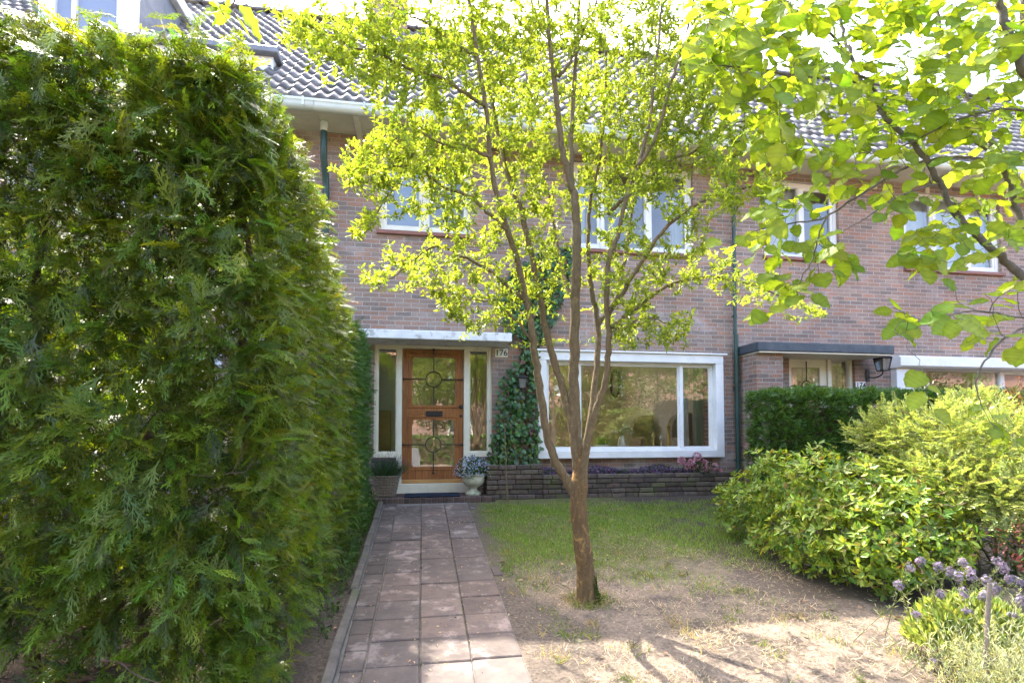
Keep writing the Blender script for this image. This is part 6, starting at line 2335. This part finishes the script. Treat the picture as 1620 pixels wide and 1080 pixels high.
def mound(root, c, rx, ry, rz, nleaf, leafsize, lt, nfl, fs, ft, leaf=ROUND, mat='leaf_matte', lname='foliage', fname='flower', shape=.55):
    cl = Cloud()
    d = rdir(nleaf, g); d[:, 2] = np.abs(d[:, 2])
    r = g.random(nleaf) ** .45
    P = np.array(c) + d * r[:, None] * [rx, ry, rz]
    cl.scatter(leaf, P, d + rdir(nleaf, g) * shape, rdir(nleaf, g) * .5 + [0, 0, 1], g.uniform(*leafsize, nleaf), tints(nleaf, lt, .25, .14, g))
    cl.build(lname, M[mat], root)
    d = rdir(nfl, g); d[:, 2] = np.abs(d[:, 2])
    P = np.array(c) + d * g.uniform(.92, 1.12, nfl)[:, None] * [rx, ry, rz]
    cl = Cloud()
    Nn = d + rdir(nfl, g) * .4 + [0, -.3, .2]
    cl.scatter(FLW, P, np.cross(Nn, rdir(nfl, g)), Nn, g.uniform(*fs, nfl), tints(nfl, ft, .12, .08, g))
    cl.build(fname, M['petal'], root)


t = thing('forget_me_nots', 'pale blue forget me nots spilling out of the stone urn', 'flowers', (URN[0], URN[1], URN[2] - .02))
mound(t, (URN[0] - .01, URN[1], URN[2] - .03), .25, .22, .27, 800, (.02, .04), (.06, .115, .04), 620, (.012, .02), (.50, .58, .82))
t = thing('lavender_plant', 'dark lavender plant growing in the wicker basket', 'plant', (BASKET[0], BASKET[1], BASKET[2] - .02))
cl = Cloud()
n = 1100
d = rdir(n, g); d[:, 2] = np.abs(d[:, 2]) + .5
d = nrm(d)
P = np.array(BASKET) + np.stack([g.normal(0, .06, n), g.normal(0, .06, n), np.full(n, -.03)], 1)
ln = g.uniform(.16, .36, n)
cl.scatter(BLADE, P, d, rdir(n, g), np.stack([ln, np.full(n, .007), ln * .3], 1), tints(n, (.045, .09, .045), .25, .12, g))
cl.build('foliage', M['leaf_matte'], t)
cl = Cloud()
tipp = (P + d * ln[:, None])[:170]
m_ = len(tipp)
for k in range(4):
    cl.scatter(LEAF, tipp + d[:170] * .012 * k, d[:170] + rdir(m_, g) * .6, rdir(m_, g), g.uniform(.01, .018, m_), tints(m_, (.10, .07, .17), .2, .1, g))
cl.build('flower', M['petal'], t)
t = thing('vase_flowers', 'pale blossoms standing in the white vase', 'flowers', VASE)
mb = MB()
mb.cur = (.08, .14, .04)
hd = []
for k in range(9):
    e = np.array(VASE) + [g.normal() * .11, g.normal() * .05, g.uniform(.05, .16)]
    mb.tube(bez(np.array(VASE) - [0, 0, .04], np.array(VASE) + [0, 0, .06], e, 5), .002, 4)
    hd.append(e)
mb.build('stem', M['leaf_matte'], t)
cl = Cloud()
for e in hd:
    d = rdir(46, g)
    cl.scatter(ROUND, e + d * .016, d + rdir(46, g) * .4, d, g.uniform(.02, .032, 46), tints(46, (.62, .66, .52), .1, .05, g))
cl.build('blossom', M['petal'], t)
t = thing('bulb_plant', 'tuft of upright green blades in the oval dish', 'plant', DISH)
n = 130
P = np.array(DISH) + np.stack([g.uniform(-.08, .08, n), g.normal(0, .025, n), np.full(n, -.01)], 1)
cl = Cloud()
ln = g.uniform(.1, .19, n)
cl.scatter(BLADE, P, rdir(n, g) * .22 + [0, 0, 1], rdir(n, g), np.stack([ln, np.full(n, .012), ln], 1), tints(n, (.09, .2, .04), .2, .1, g))
cl.build('foliage', M['leaf_matte'], t)

# purple bedding along the planter and the pink clump at its right end
n = 5200
X = g.uniform(pxM + .05, WX(1100, 7.3), n)
Y = g.uniform(PY + .05, PY + .34, n)
P = np.stack([X, Y, pzM - .02 + .10 * g.random(n) * np.clip(.75 + .5 * np.sin(X * 7) * np.cos(Y * 9), .3, 1.2)], 1)
tn = tints(n, (.045, .075, .03), .25, .12, g)
pf = g.random(n) < .45
tn[pf] = tints(pf.sum(), (.20, .10, .26), .2, .1, g)
cl = Cloud()
cl.scatter(ROUND, P, rdir(n, g) + [0, -.2, .3], rdir(n, g) * .6 + [0, -.4, 1], g.uniform(.014, .03, n), tn)
struct(cl.build('purple_bedding', M['petal']), 'stuff')
pc = np.array(W(1108, 746, 7.28))
t = thing('pink_flower_clump', 'clump of round pink flower heads at the right end of the planter', 'flowers', pc)
cl, cf = Cloud(), Cloud()
n = 420
d = rdir(n, g); d[:, 2] = np.abs(d[:, 2])
cl.scatter(LEAF, pc + d * [.26, .13, .12], d + rdir(n, g) * .6, rdir(n, g) * .5 + [0, 0, 1], g.uniform(.035, .06, n), tints(n, (.06, .11, .045), .25, .1, g))
for px_, py_, r in ((1078, 728, .055), (1088, 738, .05), (1103, 722, .06), (1100, 740, .055), (1114, 732, .055), (1118, 743, .055), (1130, 738, .055), (1138, 745, .04), (1094, 731, .045)):
    c_ = W(px_, py_, 7.22 + g.normal() * .03)
    d = rdir(120, g)
    cf.scatter(ROUND, c_ + d * r * .75, d + rdir(120, g) * .7, d, g.uniform(.02, .032, 120), tints(120, (.58, .32, .38), .14, .06, g))
cl.build('foliage', M['leaf_matte'], t)
cf.build('flower_head', M['petal'], t)

# wallflower: purple heads over yellow green leaves
wb = np.array([2.95, 2.75, float(gz(2.95, 2.75))])
t = thing('wallflower', 'bushy wallflower with mauve flower heads over yellow green leaves', 'flowers', wb)
heads = [(1421, 925, 2.75), (1441, 898, 2.8), (1456, 886, 2.85), (1486, 896, 2.8), (1501, 903, 2.75), (1516, 910, 2.7), (1524, 888, 2.85), (1533, 898, 2.8), (1541, 915, 2.7), (1558, 917, 2.7), (1577, 890, 2.8), (1585, 900, 2.7), (1600, 915, 2.65), (1615, 922, 2.6), (1612, 948, 2.5), (1532, 965, 2.5), (1488, 937, 2.6), (1522, 935, 2.6), (1574, 925, 2.6), (1450, 972, 2.6), (1555, 940, 2.55), (1600, 975, 2.45), (1628, 905, 2.7), (1640, 935, 2.6), (1480, 1042, 2.3), (1465, 1062, 2.25)]
sm, cl, cf = MB(), Cloud(), Cloud()
sm.cur = (.13, .155, .075)
for px_, py_, Y in heads:
    e = W(px_, py_, Y)
    b_ = wb + [g.normal() * .16, g.normal() * .12 - (.2 if py_ > 1000 else 0), 0]
    b_[2] = float(gz(b_[0], b_[1]))
    pth = bez(b_, b_ * .45 + e * .55 + [0, 0, .10], e, 14)
    sm.tube(pth, list(np.linspace(.0024, .0014, 14)), 5, False)
    P = np.repeat(pth[3:], 4, 0)
    n = len(P)
    cl.scatter(SLIM, P, rdir(n, g) * .8 + [0, 0, .5], rdir(n, g), np.stack([g.uniform(.02, .045, n), np.full(n, .03), np.full(n, .02)], 1), tints(n, (.14, .17, .09), .2, .1, g))
    k_ = int(g.integers(45, 90)) if py_ < 1000 else 12
    ht = g.uniform(.05, .085) if py_ < 960 else .03
    d = rdir(k_, g)
    P = e + d * (g.random((k_, 1)) ** .4) * [.028, .028, ht * .55] + g.normal(0, .006, 3)
    Nn = d + [0, 0, .35] + rdir(k_, g) * .3
    cf.scatter(FLW, P, np.cross(Nn, rdir(k_, g)), Nn, g.uniform(.010, .018, k_), tints(k_, (.25, .21, .30), .35, .1, g))
n = 3300
d = rdir(n, g); d[:, 2] = np.abs(d[:, 2])
cen = W(1530, 988, 2.65)
P = cen + d * (g.random(n) ** .5)[:, None] * [.36, .22, .25] - [0, 0, .1]
cl.scatter(LEAF, P, d * .6 + rdir(n, g) * .5 + [0, 0, .7], d + rdir(n, g) * .5, np.stack([g.uniform(.045, .075, n), np.full(n, .045), np.full(n, .05)], 1), tints(n, (.25, .32, .09), .25, .1, g))
sm.build('stem', M['leaf_matte'], t)
cl.build('foliage', M['leaf_matte'], t)
cf.build('flower_head', M['petal'], t)

sv = np.array([2.85, 2.25, float(gz(2.85, 2.25))])
t = thing('silver_leaved_plant', 'silvery fine leaved plant around the stake in the lower right corner', 'plant', sv)
cl = Cloud()
for k in range(640):
    b_ = sv + [g.uniform(-.2, .8), g.normal() * .2, 0]
    b_[2] = float(gz(b_[0], b_[1]))
    d = nrm(rdir(1, g)[0] * .55 + np.array([0, -.1, 1.0]))
    ln = g.uniform(.18, .48)
    m_ = 18
    P = b_ + d * (np.linspace(.1, 1, m_) * ln)[:, None]
    cl.scatter(SLIM, P, rdir(m_, g) * .8 + d * .9, rdir(m_, g), np.stack([g.uniform(.025, .05, m_), np.full(m_, .018), np.full(m_, .02)], 1), tints(m_, (.52, .56, .40), .18, .07, g))
    cl.scatter(BLADE, b_[None], d[None], rdir(1, g), np.array([[ln, .004, .02]]), tints(1, (.2, .22, .13)))
cl.build('foliage', M['leaf_matte'], t)

sk = np.array([WX(1553, 2.3, 1080), 2.3, 0.0]); sk[2] = float(gz(sk[0], 2.3))
e = W(1566, 922, 2.32)
mb = MB().tube(spline([sk - [0, 0, .1], (sk * .6 + e * .4) + [.003, 0, 0], (sk * .3 + e * .7) - [.002, 0, 0], e], 5), [.0108] * 15 + [.01], 10)
tag(mb.build('garden_stake', M['stake'], loc=tuple(sk), smooth=2), 'plain weathered wooden stake standing among the silvery leaves', 'stake')

# low stones edging the bed
for px_, py_, Y, sx2, sz2, lab in ((1515, 905, 3.3, .24, .075, 'long flat garden stone behind the mauve flower heads'), (1595, 912, 3.2, .22, .09, 'thick garden stone at the right edge below the red leaves')):
    c_ = W(px_, py_, Y)
    zb = float(gz(c_[0], c_[1]))
    mb = MB()
    nu, nv = 18, 10
    vs, fs = [], []
    for i in range(nv + 1):
        for j in range(nu):
            th, ph = math.pi * i / nv, 2 * math.pi * j / nu
            x, y, z = math.sin(th) * math.cos(ph), math.sin(th) * math.sin(ph), math.cos(th)
            q = lambda v: math.copysign(abs(v) ** .55, v)
            wv_ = 1 + .08 * math.sin(4 * x + 3 * y + px_) + .06 * math.sin(7 * y + 5 * z)
            vs.append((c_[0] + q(x) * sx2 * wv_, c_[1] + q(y) * .13 * wv_, zb + sz2 * .8 + q(z) * sz2 * wv_))
    for i in range(nv):
        for j in range(nu):
            fs.append((i * nu + j, (i + 1) * nu + j, (i + 1) * nu + (j + 1) % nu, i * nu + (j + 1) % nu))
    mb.add(vs, fs)
    tag(mb.build('garden_stone', M['rock'], loc=(c_[0], c_[1], zb), smooth=True), lab, 'stone')

# red leaved azalea at the right edge, with cane stems beside it
ac = W(1622, 858, 3.1)
t = thing('red_azalea', 'small red flowered azalea at the right edge', 'shrub', (ac[0], ac[1], float(gz(ac[0], ac[1]))))
cl = Cloud()
P, O = lobe_points([(ac[0], ac[1], ac[2], .15), (ac[0] + .2, ac[1], ac[2] + .05, .2), (ac[0] + .05, ac[1] - .05, ac[2] - .12, .12)], 700, g, .4)
m_ = len(P)
tn = tints(m_, (.08, .13, .04), .2, .1, g)
rd = g.random(m_) < .4
tn[rd] = tints(rd.sum(), (.36, .13, .13), .25, .1, g)
cl.scatter(LEAF, P, O + rdir(m_, g) * .8, rdir(m_, g) * .6 + O, g.uniform(.025, .05, m_), tn)
cl.build('foliage', M['leaf_matte'], t)
shrub_stems([(ac[0] + .05, ac[1] + .02)], P[:60], g, M['bark'], t, .008)
cb = W(1590, 868, 3.55)
t = thing('leafy_cane_plant', 'upright brown canes with narrow leaves behind the stones', 'plant', (cb[0], cb[1], float(gz(cb[0], cb[1]))))
mb, cl = MB(), Cloud()
for k in range(9):
    b_ = np.array([cb[0] + g.uniform(-.25, .2), cb[1] + g.normal() * .06, 0]); b_[2] = float(gz(b_[0], b_[1]))
    e = b_ + [g.normal() * .06, g.normal() * .04, g.uniform(.4, .65)]
    mb.tube([b_, (b_ + e) / 2 + [.01, 0, 0], e], [.011, .009, .006], 7)
    n = 34
    P = b_ + (e - b_) * g.uniform(.25, 1.05, n)[:, None]
    cl.scatter(LEAF, P, rdir(n, g) * [1, 1, .4], rdir(n, g) * .4 + [0, 0, 1], np.stack([g.uniform(.06, .11, n), np.full(n, .045), np.full(n, .06)], 1), tints(n, (.09, .15, .035), .2, .1, g))
mb.build('cane', M['stake'], t, True)
cl.build('foliage', M['leaf_gloss'], t)
# ================================================================== across the street: seen only mirrored in the glass
g = np.random.default_rng(77)
t = thing('opposite_house', 'red brick house across the street', 'house', (6, -17, 0))
hl = [(x, x + 1.5, z, z + 1.4) for x in (1.5, 4.5, 8.0, 11.0, 22.0, 26.0, 30.0, 34.0) for z in (.9, 3.7)]
# its front looks towards us (+y): a wall mesh turned round
wm = wall_mesh(MB(), -12, 46, -.1, 6, 17.0, .3, hl)
wm.v = [(x, -y, z) for x, y, z in wm.v]
wm.f = [f[::-1] for f in wm.f]
wm.build('wall', M['red_brick'], t)
for h in hl:
    mb = MB()
    a, b_, c, d = h
    mb.box(a, b_, -17.12, -17.04, c, c + .1).box(a, b_, -17.12, -17.04, d - .1, d).box(a, a + .1, -17.12, -17.04, c + .1, d - .1).box(b_ - .1, b_, -17.12, -17.04, c + .1, d - .1)
    mb.box((a + b_) / 2 - .05, (a + b_) / 2 + .05, -17.11, -17.05, c + .1, d - .1)
    f_ = mb.build('window', M['white'], t)
    MB().quad((a + .1, -17.09, c + .1), (b_ - .1, -17.09, c + .1), (b_ - .1, -17.09, d - .1), (a + .1, -17.09, d - .1)).build('pane', M['glass_up'], f_)
MB().prism_x([(-16.5, 5.9), (-20.5, 9.6), (-24.5, 5.9)], -12.3, 46.3).build('roof', M['sill_tile'], t)

t = thing('front_hedge', 'tall sunlit green hedge along the pavement opposite the wide window', 'hedge', (5.6, -1.7, 0))
n = 9000
X = g.uniform(2.4, 9.5, n); Z = g.uniform(0, 2.15, n); Y = np.full(n, -1.35)
tp = g.random(n) < .3
Y[tp] = g.uniform(-2.1, -1.35, tp.sum()); Z[tp] = 2.15 + .1 * np.sin(X[tp] * 3)
P = np.stack([X, Y, Z], 1) + rdir(n, g) * .07
cl = Cloud()
cl.scatter(ROUND, P, rdir(n, g), rdir(n, g) + [0, .7, .5], g.uniform(.06, .11, n), tints(n, (.11, .15, .028), .25, .12, g))
cl.build('foliage', M['leaf_matte'], t)
MB().box(2.45, 9.45, -2.05, -1.45, -.1, 2.08, .05).build('solid_core', M['hedge_wood'], t)

t = thing('street_hedge', 'clipped green hedge across the street', 'hedge', (4, -10.6, 0))
n = 9000
X = g.uniform(-10, 14, n)
Z = g.uniform(0, 1.25, n)
Y = np.full(n, -10.3)
tp = g.random(n) < .4
Y[tp] = g.uniform(-11.1, -10.3, tp.sum()); Z[tp] = 1.25
P = np.stack([X, Y, Z], 1) + rdir(n, g) * .06
cl = Cloud()
cl.scatter(ROUND, P, rdir(n, g), rdir(n, g) + [0, .7, .5], g.uniform(.09, .16, n), tints(n, (.07, .12, .025), .25, .12, g))
cl.build('foliage', M['leaf_matte'], t)
MB().box(-10, 14, -11.05, -10.36, -.1, 1.2, .05).build('solid_core', M['hedge_wood'], t)

for i, (x, y, h, r, lab) in enumerate(((-4.5, -12.5, 8, 2.6, 'tall leafy street tree across the road on the left'), (3.2, -13.5, 9, 3.0, 'broad leafy street tree across the road in the middle'), (12.5, -12, 7.5, 2.6, 'leafy street tree across the road on the right'), (9.6, -11.4, 5.5, 2.0, 'low bushy street tree across the road before the red house'), (0.6, -11.8, 6, 1.9, 'low young street tree across the road opposite the door'), (7.5, -12.2, 8, 2.6, 'leafy street tree across the road opposite the wide window'), (17, -12.8, 8.5, 2.8, 'leafy street tree across the road beyond the two before the wide window'), (24, -12.6, 8, 2.8, 'leafy street tree across the road opposite the neighbouring house'), (31, -13.2, 8.5, 3.0, 'rightmost leafy street tree far across the road'))):
    t = thing('street_tree', lab, 'tree', (x, y, -.05), 'street trees across the road')
    mb, nodes = MB(), []
    limb(mb, nodes, np.array([(x, y, -.1), (x + .05, y, h * .25), (x, y + .05, h * .55), (x + .1, y, h * .85)]), .16, .05, 9, 6)
    tips = np.array([x, y, h * .65]) + rdir(70, g) * [r, r, h * .36] * (g.random((70, 1)) ** .5)
    grow(mb, nodes, tips, g, .006, .4, .1, rmax=.07)
    mb.build('trunk', M['bark'], t, True)
    n = 3600
    P = np.repeat(tips, n // 70 + 1, 0)[:n]
    P = P + g.standard_normal((n, 3)) * .3
    cl = Cloud()
    cl.scatter(LEAF, P, rdir(n, g), rdir(n, g) * .7 + [0, 0, 1], g.uniform(.16, .28, n), tints(n, (.075, .125, .028), .25, .12, g))
    cl.build('crown', M['leaf_tree'], t)

# parked car, mirrored in the lower door pane
cx, cy_ = -2.2, -5.4
t = thing('parked_car', 'silver parked car standing in the street', 'car', (cx, cy_, -.036))
prof = [(-2.1, .28), (-2.15, .6), (-2.05, .8), (-1.25, .92), (-.55, 1.4), (.75, 1.43), (1.55, .98), (2.05, .9), (2.15, .6), (2.1, .28)]
mb = MB().prism_y([(cx + a, b_ - .036) for a, b_ in prof], cy_ - .85, cy_ + .85)
cb_ = mb.build('body', M['car'], t)
mb = MB()
for sg in (1, -1):
    y = cy_ + sg * .853
    mb.add([(cx + a, y, b_ - .036) for a, b_ in ((-1.1, .94), (-.52, 1.33), (.68, 1.36), (1.35, .98))], [(0, 1, 2, 3)])
mb.build('side_window', M['rubber'], cb_)
for a in (-1.3, 1.35):
    for sg in (1, -1):
        w_ = MB().lathe([(.2, -.1), (.31, -.1), (.32, -.06), (.32, .06), (.31, .1), (.2, .1)], (cx + a, cy_ + sg * .78, .285), 20, 'y').build('wheel', M['rubber'], t)
        MB().lathe([(.02, -.115), (.2, -.105), (.2, .105), (.02, .115)], (cx + a, cy_ + sg * .78, .285), 16, 'y').build('rim', M['car'], w_)
